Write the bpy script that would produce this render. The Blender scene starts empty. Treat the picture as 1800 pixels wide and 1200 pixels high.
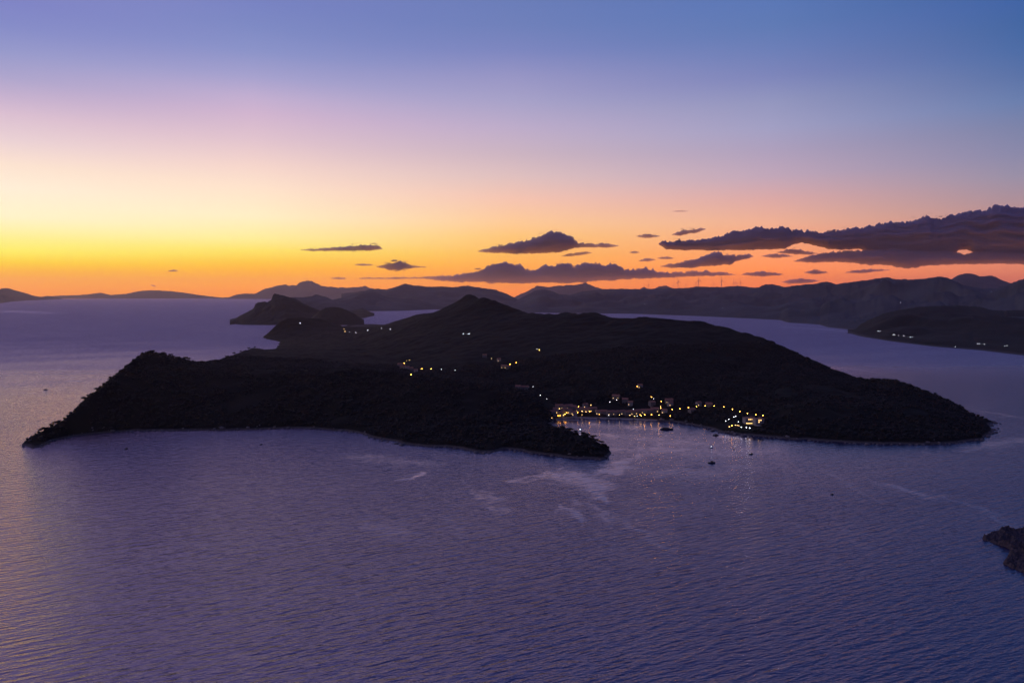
import bpy, math, random
import numpy as np
from mathutils import Vector, Matrix

random.seed(7)
np.random.seed(7)
SC = bpy.context.scene
COL = SC.collection

# ------------------------------------------------------------------ camera
# Drone view: sea level is z = 0, metres everywhere, camera 220 m up looking along +Y.
CAM_H = 220.0
F = 1200.0                 # focal length in photo pixels (photo 1800 x 1200)
HY = 518.0                 # photo row of the true horizontal
PITCH = math.atan((600.0 - HY) / F)
cam_data = bpy.data.cameras.new("camera")
cam_data.lens = 24.0
cam_data.sensor_width = 36.0
cam_data.clip_start = 1.0
cam_data.clip_end = 200000.0
cam = bpy.data.objects.new("camera", cam_data)
COL.objects.link(cam)
cam.location = (0, 0, CAM_H)
cam.rotation_euler = (math.pi / 2 - PITCH, 0, 0)
SC.camera = cam

SC.view_settings.view_transform = 'Standard'
SC.view_settings.look = 'None'
SC.view_settings.exposure = 0.0
SC.view_settings.gamma = 1.0
SC.cycles.max_bounces = 8
SC.cycles.transparent_max_bounces = 32
SC.cycles.volume_bounces = 0
SC.cycles.use_adaptive_sampling = False
SC.cycles.sample_clamp_indirect = 1.2
SC.cycles.use_denoising = True


def pix_dir(px, py):
    """World direction of a photo pixel."""
    a = (px - 900.0) / F
    b = (600.0 - py) / F
    cp, sp = math.cos(PITCH), math.sin(PITCH)
    return np.array([a, cp + b * sp, -sp + b * cp])


def at(px, py, Y):
    """Point on the ray of a photo pixel at ground distance Y."""
    d = pix_dir(px, py)
    t = Y / d[1]
    return np.array([d[0] * t, Y, CAM_H + d[2] * t])


def sea_pt(px, py, z=0.0):
    d = pix_dir(px, py)
    t = (z - CAM_H) / d[2]
    return np.array([d[0] * t, d[1] * t, z])


def project(x, y, z):
    cp, sp = math.cos(PITCH), math.sin(PITCH)
    zz = z - CAM_H
    dep = y * cp - zz * sp
    up = y * sp + zz * cp
    return 900.0 + F * x / dep, 600.0 - F * up / dep


def lin(c):
    c = np.array(c, float) / 255.0
    return tuple(np.where(c <= 0.04045, c / 12.92, ((c + 0.055) / 1.055) ** 2.4))


# ------------------------------------------------------------------ world: dusk sky
W = bpy.data.worlds.new("World")
SC.world = W
W.use_nodes = True
nt = W.node_tree
nt.nodes.clear()
nd, lk = nt.nodes, nt.links


def wn(tp, **kw):
    n = nd.new(tp)
    for k, v in kw.items():
        setattr(n, k, v)
    return n


def math_node(tree, op, a, b=None, c=None):
    n = tree.nodes.new('ShaderNodeMath')
    n.operation = op
    for i, v in enumerate((a, b, c)):
        if v is None:
            continue
        if isinstance(v, (int, float)):
            n.inputs[i].default_value = v
        else:
            tree.links.new(v, n.inputs[i])
    return n.outputs[0]


tc = wn('ShaderNodeTexCoord')
sep = wn('ShaderNodeSeparateXYZ')
lk.new(tc.outputs['Generated'], sep.inputs[0])
zc = math_node(nt, 'MAXIMUM', sep.outputs['Z'], 0.0)
fac = math_node(nt, 'SQRT', zc)
az = math_node(nt, 'MULTIPLY', math_node(nt, 'ARCTAN2', sep.outputs['X'], sep.outputs['Y']), 180.0 / math.pi)

SKY = {
    20: [(0, (129, 133, 195)), (45, (135, 141, 200)), (90, (152, 154, 203)), (135, (175, 166, 205)), (170, (199, 178, 207)), (200, (218, 191, 209)), (245, (234, 209, 212)), (290, (252, 227, 209)), (330, (255, 238, 214)), (380, (255, 243, 200)), (420, (255, 240, 145)), (440, (255, 235, 110)), (460, (255, 209, 66)), (475, (253, 183, 42)), (495, (253, 168, 44)), (512, (254, 155, 52))],
    450: [(0, (121, 131, 191)), (45, (127, 138, 196)), (90, (141, 148, 201)), (135, (167, 162, 206)), (170, (193, 174, 208)), (200, (209, 181, 207)), (245, (226, 196, 206)), (290, (245, 213, 204)), (330, (255, 227, 204)), (380, (255, 238, 195)), (420, (255, 236, 152)), (440, (255, 225, 108)), (460, (255, 200, 74)), (475, (255, 179, 48)), (500, (255, 163, 45)), (512, (252, 150, 55))],
    900: [(0, (108, 125, 182)), (45, (113, 129, 187)), (90, (128, 136, 192)), (135, (152, 150, 197)), (180, (170, 163, 201)), (225, (191, 173, 201)), (270, (205, 181, 194)), (310, (224, 192, 190)), (350, (246, 197, 176)), (390, (254, 202, 152)), (415, (255, 198, 124)), (450, (255, 183, 95)), (480, (255, 163, 78)), (515, (253, 143, 72))],
    1350: [(0, (92, 119, 178)), (45, (98, 123, 181)), (90, (112, 128, 184)), (135, (128, 135, 187)), (180, (149, 151, 191)), (225, (164, 160, 195)), (265, (176, 161, 189)), (310, (195, 167, 184)), (350, (221, 170, 166)), (390, (240, 176, 148)), (440, (253, 160, 112)), (480, (253, 142, 86)), (512, (250, 128, 82))],
    1780: [(0, (69, 101, 162)), (45, (73, 105, 164)), (90, (81, 110, 167)), (135, (95, 117, 169)), (180, (110, 128, 174)), (225, (128, 133, 170)), (270, (141, 138, 170)), (310, (156, 144, 166)), (355, (176, 144, 152)), (410, (205, 142, 128)), (470, (224, 132, 108)), (512, (228, 112, 88))],
}

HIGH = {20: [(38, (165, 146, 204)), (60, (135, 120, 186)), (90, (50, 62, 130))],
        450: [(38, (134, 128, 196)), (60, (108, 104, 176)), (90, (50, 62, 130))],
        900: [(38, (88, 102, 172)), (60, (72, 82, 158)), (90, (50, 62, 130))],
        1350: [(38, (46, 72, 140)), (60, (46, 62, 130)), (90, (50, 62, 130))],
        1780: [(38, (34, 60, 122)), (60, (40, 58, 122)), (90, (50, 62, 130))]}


def lc(c):
    return lin(c[:3]) if len(c) == 3 else tuple(a * b for a, b in zip(lin(c[:3]), c[3]))


def sky_ramp(stops):
    n = wn('ShaderNodeValToRGB')
    cr = n.color_ramp
    cr.interpolation = 'B_SPLINE' if False else 'LINEAR'
    stops = sorted(stops)
    while len(cr.elements) > 1:
        cr.elements.remove(cr.elements[-1])
    cr.elements[0].position = stops[0][0]
    cr.elements[0].color = (*lc(stops[0][1]), 1)
    for p, c in stops[1:]:
        e = cr.elements.new(p)
        e.color = (*lc(c), 1)
    lk.new(fac, n.inputs[0])
    return n.outputs[0]


# light the haze takes from the low sky, given back at the source (multipliers per stop)
GAIN = {20: [(0.940, 0.975, 1.040), (0.935, 0.975, 1.012), (0.960, 0.997, 1.022), (0.980, 1.000, 1.023), (1.017, 1.018, 1.031), (1.042, 1.035, 1.040), (1.057, 1.054, 1.058), (1.087, 1.085, 1.063), (1.102, 1.110, 1.097), (1.137, 1.159, 1.154), (1.195, 1.229, 1.050), (1.261, 1.330, 0.896), (1.372, 1.420, 0.283), (1.549, 1.519, 0.150), (1.862, 1.724, 0.150), (1.876, 1.715, 0.150)],
        450: [(0.961, 0.996, 1.052), (0.955, 0.994, 1.014), (0.957, 0.996, 1.017), (0.996, 1.008, 1.027), (1.035, 1.029, 1.036), (1.041, 1.028, 1.036), (1.045, 1.039, 1.044), (1.069, 1.067, 1.053), (1.094, 1.090, 1.071), (1.123, 1.141, 1.132), (1.174, 1.209, 1.095), (1.224, 1.272, 0.872), (1.304, 1.315, 0.451), (1.505, 1.459, 0.150), (1.829, 1.668, 0.150), (1.829, 1.668, 0.150)],
        900: [(0.948, 1.007, 1.049), (0.948, 0.995, 1.010), (0.950, 0.991, 1.018), (1.005, 1.016, 1.024), (1.004, 1.020, 1.031), (1.026, 1.033, 1.050), (1.041, 1.041, 1.041), (1.064, 1.069, 1.066), (1.089, 1.080, 1.067), (1.140, 1.132, 1.056), (1.167, 1.166, 0.991), (1.249, 1.251, 0.833), (1.552, 1.474, 0.495), (1.850, 1.593, 0.390)],
        1350: [(0.945, 1.020, 1.069), (0.920, 0.999, 1.014), (0.934, 1.005, 1.025), (0.971, 1.006, 1.025), (0.999, 1.028, 1.036), (1.014, 1.043, 1.055), (1.031, 1.041, 1.048), (1.056, 1.069, 1.077), (1.095, 1.083, 1.074), (1.147, 1.146, 1.083), (1.260, 1.226, 1.010), (1.703, 1.548, 0.685), (1.886, 1.576, 0.613)],
        1780: [(0.824, 0.984, 1.061), (0.814, 0.976, 1.001), (0.846, 0.986, 1.017), (0.894, 0.990, 1.016), (0.942, 1.028, 1.043), (0.984, 1.032, 1.039), (1.017, 1.054, 1.059), (1.049, 1.083, 1.084), (1.098, 1.106, 1.086), (1.195, 1.183, 1.093), (1.593, 1.479, 1.055), (1.697, 1.510, 1.020)]}
#@@GAIN
ramps, azs = [], []
for x in sorted(SKY):
    st = []
    for i, (y, c) in enumerate(SKY[x]):
        if x in GAIN:
            c = (*c, GAIN[x][i])
        d = pix_dir(x, y)
        d = d / np.linalg.norm(d)
        st.append((math.sqrt(max(d[2], 0.0)), c))
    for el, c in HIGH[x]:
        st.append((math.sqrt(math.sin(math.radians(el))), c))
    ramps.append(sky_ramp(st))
    d = pix_dir(x, 400)
    azs.append(math.degrees(math.atan2(d[0], d[1])))
back = sky_ramp([(0.0, (58, 58, 92)), (0.25, (84, 78, 118)), (0.4, (78, 82, 132)), (0.6, (58, 76, 140)), (1.0, (48, 66, 134))])


def mixc(a, b, f):
    n = wn('ShaderNodeMix')
    n.data_type = 'RGBA'
    lk.new(f, n.inputs[0])
    lk.new(a, n.inputs[6])
    lk.new(b, n.inputs[7])
    return n.outputs[2]


def map_range(v, a, b, smooth=True):
    n = wn('ShaderNodeMapRange')
    n.interpolation_type = 'SMOOTHSTEP' if smooth else 'LINEAR'
    n.clamp = True
    lk.new(v, n.inputs[0])
    n.inputs[1].default_value = a
    n.inputs[2].default_value = b
    return n.outputs[0]


c = ramps[0]
for i in range(1, 5):
    c = mixc(c, ramps[i], map_range(az, azs[i - 1], azs[i], False))
# away from the afterglow the dusk sky turns to plain blue grey
away = math_node(nt, 'ABSOLUTE', math_node(nt, 'ADD', az, 34.0))
away = math_node(nt, 'MINIMUM', away, math_node(nt, 'SUBTRACT', 360.0, away))
c = mixc(c, back, map_range(away, 68.0, 130.0))
bg = wn('ShaderNodeBackground')
lk.new(c, bg.inputs[0])
bg.inputs[1].default_value = 1.0
# a sunk-sun Nishita sky under it for the natural twilight tint
sky = wn('ShaderNodeTexSky')
sky.sky_type = 'NISHITA'
sky.sun_disc = False
sky.sun_elevation = math.radians(-3.5)
sky.sun_rotation = math.radians(-38.0)
bg2 = wn('ShaderNodeBackground')
lk.new(sky.outputs[0], bg2.inputs[0])
bg2.inputs[1].default_value = 0.05
add = wn('ShaderNodeAddShader')
lk.new(bg.outputs[0], add.inputs[0])
lk.new(bg2.outputs[0], add.inputs[1])
wo = wn('ShaderNodeOutputWorld')
lk.new(add.outputs[0], wo.inputs[0])


# ------------------------------------------------------------------ materials
def new_mat(name):
    m = bpy.data.materials.new(name)
    m.use_nodes = True
    return m, m.node_tree, m.node_tree.nodes['Principled BSDF']


def noise_node(tree, scale, detail=3.0, rough=0.55, vec=None):
    n = tree.nodes.new('ShaderNodeTexNoise')
    n.inputs['Scale'].default_value = scale
    n.inputs['Detail'].default_value = detail
    n.inputs['Roughness'].default_value = rough
    if vec is not None:
        tree.links.new(vec, n.inputs['Vector'])
    return n.outputs['Fac']


def ramp(tree, f, stops):
    n = tree.nodes.new('ShaderNodeValToRGB')
    cr = n.color_ramp
    cr.elements[0].position, cr.elements[0].color = stops[0][0], (*stops[0][1], 1)
    cr.elements[1].position, cr.elements[1].color = stops[-1][0], (*stops[-1][1], 1)
    for p, c in stops[1:-1]:
        cr.elements.new(p).color = (*c, 1)
    tree.links.new(f, n.inputs[0])
    return n.outputs[0]


def mat_simple(name, c, rough=0.7, var=0.25, scale=1.0, metal=0.0, bump=0.0):
    m, t, p = new_mat(name)
    co = t.nodes.new('ShaderNodeTexCoord').outputs['Object']
    f = noise_node(t, scale, 4, 0.6, co)
    t.links.new(ramp(t, f, [(0.3, tuple(v * (1 - var) for v in c)), (0.7, tuple(min(1, v * (1 + var)) for v in c))]), p.inputs['Base Color'])
    p.inputs['Roughness'].default_value = rough
    p.inputs['Metallic'].default_value = metal
    return m


def mat_emit(name, c, s):
    m, t, p = new_mat(name)
    p.inputs['Base Color'].default_value = (*c, 1)
    p.inputs['Emission Color'].default_value = (*c, 1)
    p.inputs['Emission Strength'].default_value = s
    return m


def mat_land(name, veg_a, veg_b, rock, rock_top, scale):
    """Forested land: mottled vegetation, pale rock along the waterline."""
    m, t, p = new_mat(name)
    co = t.nodes.new('ShaderNodeTexCoord').outputs['Object']
    f = noise_node(t, scale, 6, 0.6, co)
    veg = ramp(t, f, [(0.35, veg_a), (0.65, veg_b)])
    f2 = noise_node(t, scale * 6, 5, 0.65, co)
    rk = ramp(t, f2, [(0.3, tuple(v * 0.55 for v in rock)), (0.7, rock)])
    s = t.nodes.new('ShaderNodeSeparateXYZ')
    t.links.new(co, s.inputs[0])
    h = math_node(t, 'MULTIPLY_ADD', f2, rock_top * 1.2, s.outputs['Z'])
    mr = t.nodes.new('ShaderNodeMapRange')
    t.links.new(h, mr.inputs[0])
    mr.inputs[1].default_value = rock_top * 1.3
    mr.inputs[2].default_value = rock_top * 1.9
    mx = t.nodes.new('ShaderNodeMix')
    mx.data_type = 'RGBA'
    t.links.new(mr.outputs[0], mx.inputs[0])
    t.links.new(rk, mx.inputs[6])
    t.links.new(veg, mx.inputs[7])
    t.links.new(mx.outputs[2], p.inputs['Base Color'])
    p.inputs['Roughness'].default_value = 0.95
    p.inputs['Specular IOR Level'].default_value = 0.1
    return m


M = {}
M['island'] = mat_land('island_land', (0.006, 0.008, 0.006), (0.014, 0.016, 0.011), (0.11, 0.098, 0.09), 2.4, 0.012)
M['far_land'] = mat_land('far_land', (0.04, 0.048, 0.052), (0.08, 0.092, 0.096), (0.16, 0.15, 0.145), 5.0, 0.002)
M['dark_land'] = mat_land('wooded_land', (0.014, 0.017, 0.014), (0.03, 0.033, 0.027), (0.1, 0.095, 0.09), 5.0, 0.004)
M['point'] = mat_land('rocky_point', (0.012, 0.016, 0.009), (0.024, 0.026, 0.014), (0.085, 0.07, 0.074), 6.0, 0.08)
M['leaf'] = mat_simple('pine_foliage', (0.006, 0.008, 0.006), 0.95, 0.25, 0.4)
M['bark'] = mat_simple('pine_bark', (0.12, 0.08, 0.055), 0.9, 0.3, 3)
M['wall'] = mat_simple('limestone_wall', (0.16, 0.145, 0.13), 0.85, 0.2, 0.8)
M['plaster'] = mat_simple('pale_plaster', (0.26, 0.25, 0.24), 0.8, 0.12, 0.6)
M['roof'] = mat_simple('clay_roof', (0.3, 0.13, 0.08), 0.85, 0.3, 1.5)
M['wood'] = mat_simple('dark_wood', (0.09, 0.055, 0.035), 0.6, 0.3, 2)
M['glass'] = mat_simple('dark_glass', (0.03, 0.035, 0.045), 0.08, 0.1, 1)
M['metal'] = mat_simple('grey_metal', (0.2, 0.2, 0.21), 0.45, 0.15, 2, 0.6)
M['turbine'] = mat_simple('turbine_paint', (0.5, 0.5, 0.5), 0.5, 0.05, 0.1)
M['hull_dark'] = mat_simple('dark_hull', (0.03, 0.035, 0.05), 0.35, 0.2, 1)
M['hull_white'] = mat_simple('white_hull', (0.6, 0.6, 0.58), 0.3, 0.06, 1)
M['deck'] = mat_simple('boat_deck', (0.2, 0.14, 0.09), 0.6, 0.2, 2)
M['stone'] = mat_simple('quay_stone', (0.3, 0.28, 0.25), 0.85, 0.25, 0.7)
M['foam'] = mat_simple('wake_foam', (0.5, 0.5, 0.5), 0.6, 0.2, 0.5)
AMBER, WARM, COOL = (1.0, 0.45, 0.06), (1.0, 0.6, 0.2), (0.9, 0.94, 1.0)
M['lit_window'] = mat_emit('lit_window', WARM, 2.5)
M['lit_terrace'] = mat_emit('lit_terrace', (1.0, 0.66, 0.2), 2.0)


# ------------------------------------------------------------------ object helpers
def tag(o, label=None, cat=None, group=None, kind=None):
    if label:
        o['label'] = label
    if cat:
        o['category'] = cat
    if group:
        o['group'] = group
    if kind:
        o['kind'] = kind
    return o


def link_mesh(name, me, mat, parent=None):
    if mat is not None:
        me.materials.append(mat)
    o = bpy.data.objects.new(name, me)
    COL.objects.link(o)
    if parent is not None:
        o.parent = parent
    return o


def empty(name, loc, rz=0.0):
    o = bpy.data.objects.new(name, None)
    COL.objects.link(o)
    o.empty_display_size = 1.0
    o.location = loc
    o.rotation_euler = (0, 0, rz)
    return o


def copy_tree(o, parent=None):
    c = o.copy()
    COL.objects.link(c)
    c.parent = parent
    for ch in list(o.children):
        copy_tree(ch, c)
    return c


def fast_mesh(name, V, Q):
    """Mesh from numpy vertices and quads."""
    me = bpy.data.meshes.new(name)
    V = np.asarray(V, np.float32)
    Q = np.asarray(Q, np.int32)
    k = Q.shape[1]
    me.vertices.add(len(V))
    me.vertices.foreach_set('co', V.ravel())
    me.loops.add(Q.size)
    me.loops.foreach_set('vertex_index', Q.ravel())
    me.polygons.add(len(Q))
    me.polygons.foreach_set('loop_start', np.arange(0, Q.size, k, dtype=np.int32))
    me.update(calc_edges=True)
    return me


def grid_quads(nu, nv, wrap_v=False):
    i = np.arange(nu - 1)[:, None]
    j = np.arange(nv if wrap_v else nv - 1)[None, :]
    j2 = (j + 1) % nv
    a = i * nv + j
    b = i * nv + j2
    return np.stack([a, b, b + nv, a + nv], -1).reshape(-1, 4)


def smooth(me):
    me.polygons.foreach_set('use_smooth', np.ones(len(me.polygons), bool))


class MB:
    """Collects simple solids and builds them as one mesh."""

    def __init__(self):
        self.v, self.f = [], []

    def add(self, v, f):
        o = len(self.v)
        self.v += [tuple(p) for p in v]
        self.f += [tuple(i + o for i in q) for q in f]

    def box(self, c, s, rz=0.0):
        ca, sa = math.cos(rz), math.sin(rz)
        v = []
        for dz in (-.5, .5):
            for dx, dy in ((-.5, -.5), (.5, -.5), (.5, .5), (-.5, .5)):
                x, y = dx * s[0], dy * s[1]
                v.append((c[0] + x * ca - y * sa, c[1] + x * sa + y * ca, c[2] + dz * s[2]))
        self.add(v, [(3, 2, 1, 0), (4, 5, 6, 7), (0, 1, 5, 4), (1, 2, 6, 5), (2, 3, 7, 6), (3, 0, 4, 7)])

    def tube(self, pts, rad, n=8):
        rings = []
        for i, p in enumerate(pts):
            p = Vector(p)
            a = Vector(pts[max(i - 1, 0)])
            b = Vector(pts[min(i + 1, len(pts) - 1)])
            d = (b - a).normalized()
            u = d.orthogonal().normalized() if abs(d.z) < 0.9 else Vector((1, 0, 0))
            u = (u - d * u.dot(d)).normalized()
            w = d.cross(u)
            r = rad[i] if isinstance(rad, (list, tuple)) else rad
            rings.append([p + (u * math.cos(2 * math.pi * k / n) + w * math.sin(2 * math.pi * k / n)) * r for k in range(n)])
        v = [q for r in rings for q in r]
        f = []
        for i in range(len(rings) - 1):
            for k in range(n):
                k2 = (k + 1) % n
                f.append((i * n + k, i * n + k2, (i + 1) * n + k2, (i + 1) * n + k))
        f.append(tuple(range(n - 1, -1, -1)))
        f.append(tuple((len(rings) - 1) * n + k for k in range(n)))
        self.add(v, f)

    def ball(self, c, r, nu=8, nv=6, sq=(1, 1, 1)):
        v, f = [], []
        for i in range(nv + 1):
            th = math.pi * i / nv
            for k in range(nu):
                ph = 2 * math.pi * k / nu
                v.append((c[0] + r * sq[0] * math.sin(th) * math.cos(ph), c[1] + r * sq[1] * math.sin(th) * math.sin(ph), c[2] + r * sq[2] * math.cos(th)))
        for i in range(nv):
            for k in range(nu):
                k2 = (k + 1) % nu
                f.append((i * nu + k, (i + 1) * nu + k, (i + 1) * nu + k2, i * nu + k2))
        self.add(v, f)

    def build(self, name, mat, parent=None, sm=False):
        me = bpy.data.meshes.new(name)
        me.from_pydata([tuple(map(float, p)) for p in self.v], [], self.f)
        me.update()
        if sm:
            smooth(me)
        return link_mesh(name, me, mat, parent)


ORD = ("first second third fourth fifth sixth seventh eighth ninth tenth eleventh twelfth thirteenth fourteenth fifteenth "
       "sixteenth seventeenth eighteenth nineteenth twentieth").split()


# ------------------------------------------------------------------ numpy noise
def _h(i, j, k, seed):
    n = (i.astype(np.int64) * 374761393 + j.astype(np.int64) * 668265263 + k.astype(np.int64) * 2147483647 + seed * 1274126177) & 0x7fffffff
    n = ((n ^ (n >> 13)) * 1274126177) & 0x7fffffff
    n = ((n ^ (n >> 11)) * 668265263) & 0x7fffffff
    return ((n ^ (n >> 16)) & 0xffff) / 32767.5 - 1.0


def vnoise(x, y, z=None, seed=0):
    x, y = np.broadcast_arrays(np.asarray(x, float), np.asarray(y, float))
    z = np.zeros_like(x) if z is None else np.broadcast_to(np.asarray(z, float), x.shape)
    xi, yi, zi = np.floor(x), np.floor(y), np.floor(z)
    fx, fy, fz = x - xi, y - yi, z - zi
    s = lambda t: t * t * t * (t * (t * 6 - 15) + 10)
    fx, fy, fz = s(fx), s(fy), s(fz)
    r = 0
    for a in (0, 1):
        for b in (0, 1):
            for c_ in (0, 1):
                w = (fx if a else 1 - fx) * (fy if b else 1 - fy) * (fz if c_ else 1 - fz)
                r = r + w * _h(xi + a, yi + b, zi + c_, seed)
    return r


def fbm(x, y, z=None, octv=5, seed=0, gain=0.5):
    r, a, f = 0, 1.0, 1.0
    for o in range(octv):
        r = r + a * vnoise(np.asarray(x) * f, np.asarray(y) * f, None if z is None else np.asarray(z) * f, seed + o * 17)
        a *= gain
        f *= 2.03
    return r


def densify(P, step):
    P = np.asarray(P, float)
    out = [P[:1]]
    for a, b in zip(P[:-1], P[1:]):
        n = max(1, int(np.hypot(*(b - a)[:2]) / step))
        t = np.linspace(0, 1, n + 1)[1:, None]
        out.append(a + (b - a) * t)
    return np.concatenate(out)


def in_poly(X, Y, poly):
    ins = np.zeros(X.shape, bool)
    n = len(poly)
    for i in range(n):
        x1, y1 = poly[i][:2]
        x2, y2 = poly[(i + 1) % n][:2]
        if y1 == y2:
            continue
        cnd = (y1 > Y) != (y2 > Y)
        ins ^= cnd & (X < (x2 - x1) * (Y - y1) / (y2 - y1) + x1)
    return ins


# ------------------------------------------------------------------ terrain from coast lines and ridge lines
def blur(A, n=1):
    for _ in range(n):
        B = np.pad(A, 1, mode='edge')
        A = (B[1:-1, 1:-1] * 4 + 2 * (B[:-2, 1:-1] + B[2:, 1:-1] + B[1:-1, :-2] + B[1:-1, 2:]) + B[:-2, :-2] + B[:-2, 2:] + B[2:, :-2] + B[2:, 2:]) / 16
    return A


def solve(fix, val):
    """Membrane through the fixed cells, coarse to fine."""
    H, Wd = fix.shape
    cur = None
    for st in (16, 8, 4, 2, 1):
        h, w = -(-H // st), -(-Wd // st)
        F_ = np.zeros((h * st, w * st))
        V_ = np.zeros((h * st, w * st))
        F_[:H, :Wd] = fix
        V_[:H, :Wd] = np.where(fix, val, 0)
        cnt = F_.reshape(h, st, w, st).sum((1, 3))
        v = V_.reshape(h, st, w, st).sum((1, 3)) / np.maximum(cnt, 1)
        f = cnt > 0
        if cur is None:
            cur = np.where(f, v, v[f].mean())
        else:
            cur = np.repeat(np.repeat(cur, 2, 0), 2, 1)[:h, :w]
            cur = np.where(f, v, blur(cur, 1))
        for _ in range(260 if st > 1 else 120):
            B = np.pad(cur, 1, mode='edge')
            n = (B[:-2, 1:-1] + B[2:, 1:-1] + B[1:-1, :-2] + B[1:-1, 2:]) * 0.25
            cur = np.where(f, v, n)
    return cur


class Terrain:
    def __init__(self, coast, ridges, cell, pad=40, under=-9.0, seed=3, rough=1.0, shore=3.0, ws=38.0):
        coast = np.asarray(coast, float)
        x0, y0 = coast[:, 0].min() - pad, coast[:, 1].min() - pad
        x1, y1 = coast[:, 0].max() + pad, coast[:, 1].max() + pad
        nx, ny = int((x1 - x0) / cell) + 1, int((y1 - y0) / cell) + 1
        self.x0, self.y0, self.cell, self.nx, self.ny = x0, y0, cell, nx, ny
        xs, ys = x0 + np.arange(nx) * cell, y0 + np.arange(ny) * cell
        X, Y = np.meshgrid(xs, ys)
        # coast wobble of a few metres
        wx = X + fbm(X / ws, Y / ws, octv=4, seed=seed) * ws * .13
        wy = Y + fbm(X / ws, Y / ws, octv=4, seed=seed + 9) * ws * .13
        ins = in_poly(wx, wy, coast)
        fix = ~ins
        val = np.where(ins, 0.0, under * 0.45)
        edge = ins & ~(np.roll(ins, 1, 0) & np.roll(ins, -1, 0) & np.roll(ins, 1, 1) & np.roll(ins, -1, 1))
        fix |= edge
        val[edge] = 2.2
        for R in ridges:
            P = densify(R, cell * 0.5)
            i = np.clip(((P[:, 0] - x0) / cell + .5).astype(int), 0, nx - 1)
            j = np.clip(((P[:, 1] - y0) / cell + .5).astype(int), 0, ny - 1)
            fix[j, i] = True
            val[j, i] = P[:, 2]
        rmask = np.zeros_like(val)
        for R_ in ridges:
            P = densify(R_, cell * 0.5)
            i = np.clip(((P[:, 0] - x0) / cell + .5).astype(int), 0, nx - 1)
            j = np.clip(((P[:, 1] - y0) / cell + .5).astype(int), 0, ny - 1)
            rmask[j, i] = 1
        rmask = 1 - 0.8 * np.clip(blur(rmask, 8) * 6, 0, 1)
        h = solve(fix, val)
        h = blur(h, 1)
        up = np.clip(h, 0, None)
        h = h + shore * (1 - np.exp(-up / 1.5))
        k = np.clip(up / 25, 0, 1)
        h = h + rmask * k * rough * (fbm(X / 170, Y / 170, octv=3, seed=seed + 1) * 4.5)
        h = h + np.clip(up / 5, 0.12, 1) * (up > 0) * rough * fbm(X / 26, Y / 26, octv=4, seed=seed + 2, gain=0.6) * 2.2
        deep = blur((~ins).astype(float), 6)
        h = np.where(ins, h, np.minimum(h, -0.5) + under * deep * 0.5)
        self.h, self.X, self.Y, self.ins = h, X, Y, ins

    def mesh(self, name):
        V = np.stack([self.X, self.Y, self.h], -1).reshape(-1, 3)
        Q = grid_quads(self.ny, self.nx)
        keep = (self.h.reshape(-1)[Q] > -4.5).any(1)
        Q = Q[keep]
        used = np.unique(Q)
        m = np.zeros(len(V), int)
        m[used] = np.arange(len(used))
        me = fast_mesh(name, V[used], m[Q][:, ::-1][:, ::-1])
        smooth(me)
        return me

    def height(self, x, y):
        u = np.clip((np.asarray(x) - self.x0) / self.cell, 0, self.nx - 1.001)
        v = np.clip((np.asarray(y) - self.y0) / self.cell, 0, self.ny - 1.001)
        i, j = u.astype(int), v.astype(int)
        a, b = u - i, v - j
        h = self.h
        return (h[j, i] * (1 - a) * (1 - b) + h[j, i + 1] * a * (1 - b) + h[j + 1, i] * (1 - a) * b + h[j + 1, i + 1] * a * b)

    def drop(self, px, py, lift=0.0):
        """First place where the pixel's ray is lift metres above the ground."""
        d = pix_dir(px, py)
        Yv = np.linspace(max(self.y0, 200), self.y0 + self.ny * self.cell, 6000)
        t = Yv / d[1]
        x, z = d[0] * t, CAM_H + d[2] * t
        g = self.height(x, Yv)
        hit = np.nonzero((z <= g + lift) & (g > 0.3))[0]
        if len(hit) == 0:
            k = np.argmin(z - g - lift + np.where(g > 0.3, 0, 500))
        else:
            k = hit[0]
        return np.array([x[k], Yv[k], g[k]])

    def skyline(self, px, ymax=None):
        """Terrain point that stands highest in this column."""
        d = pix_dir(px, 560)
        Yv = np.linspace(max(self.y0, 200), ymax or (self.y0 + self.ny * self.cell), 5000)
        x = d[0] / d[1] * Yv
        g = self.height(x, Yv)
        el = np.where(g > 0.3, (g - CAM_H) / Yv, -9)
        k = np.argmax(el)
        return np.array([x[k], Yv[k], g[k]])


S = sea_pt
coast_px = [  # visible coast, clockwise from the west tip along the near shore (photo pixels on the sea)
    (43, 778), (47, 787), (62, 788), (82, 782), (100, 774), (132, 766), (170, 761), (240, 757), (320, 757), (400, 756), (470, 754),
    (530, 753), (600, 756), (645, 763), (660, 771), (700, 780), (740, 784), (790, 786), (815, 791), (838, 796), (872, 796), (882, 790), (900, 790),
    (935, 797), (975, 801), (1020, 806), (1060, 808), (1066, 804), (1076, 797)]
coast = [S(*p) for p in coast_px]
coast += [at(1070, 0, 955) * [1, 1, 0], at(1052, 0, 985) * [1, 1, 0], at(1025, 0, 1020) * [1, 1, 0], at(1000, 0, 1065) * [1, 1, 0],
          at(980, 0, 1105) * [1, 1, 0], at(968, 0, 1135) * [1, 1, 0]]
coast += [S(*p) for p in [(966, 747), (972, 741), (982, 736), (1000, 735), (1040, 735), (1090, 737), (1140, 739), (1182, 740), (1200, 743), (1225, 748),
                          (1260, 758), (1290, 763), (1330, 767), (1400, 772), (1450, 776), (1500, 779), (1560, 781), (1620, 781), (1680, 779), (1712, 776),
                          (1735, 767), (1752, 757), (1746, 752), (1738, 749), (1752, 743)]]
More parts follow.
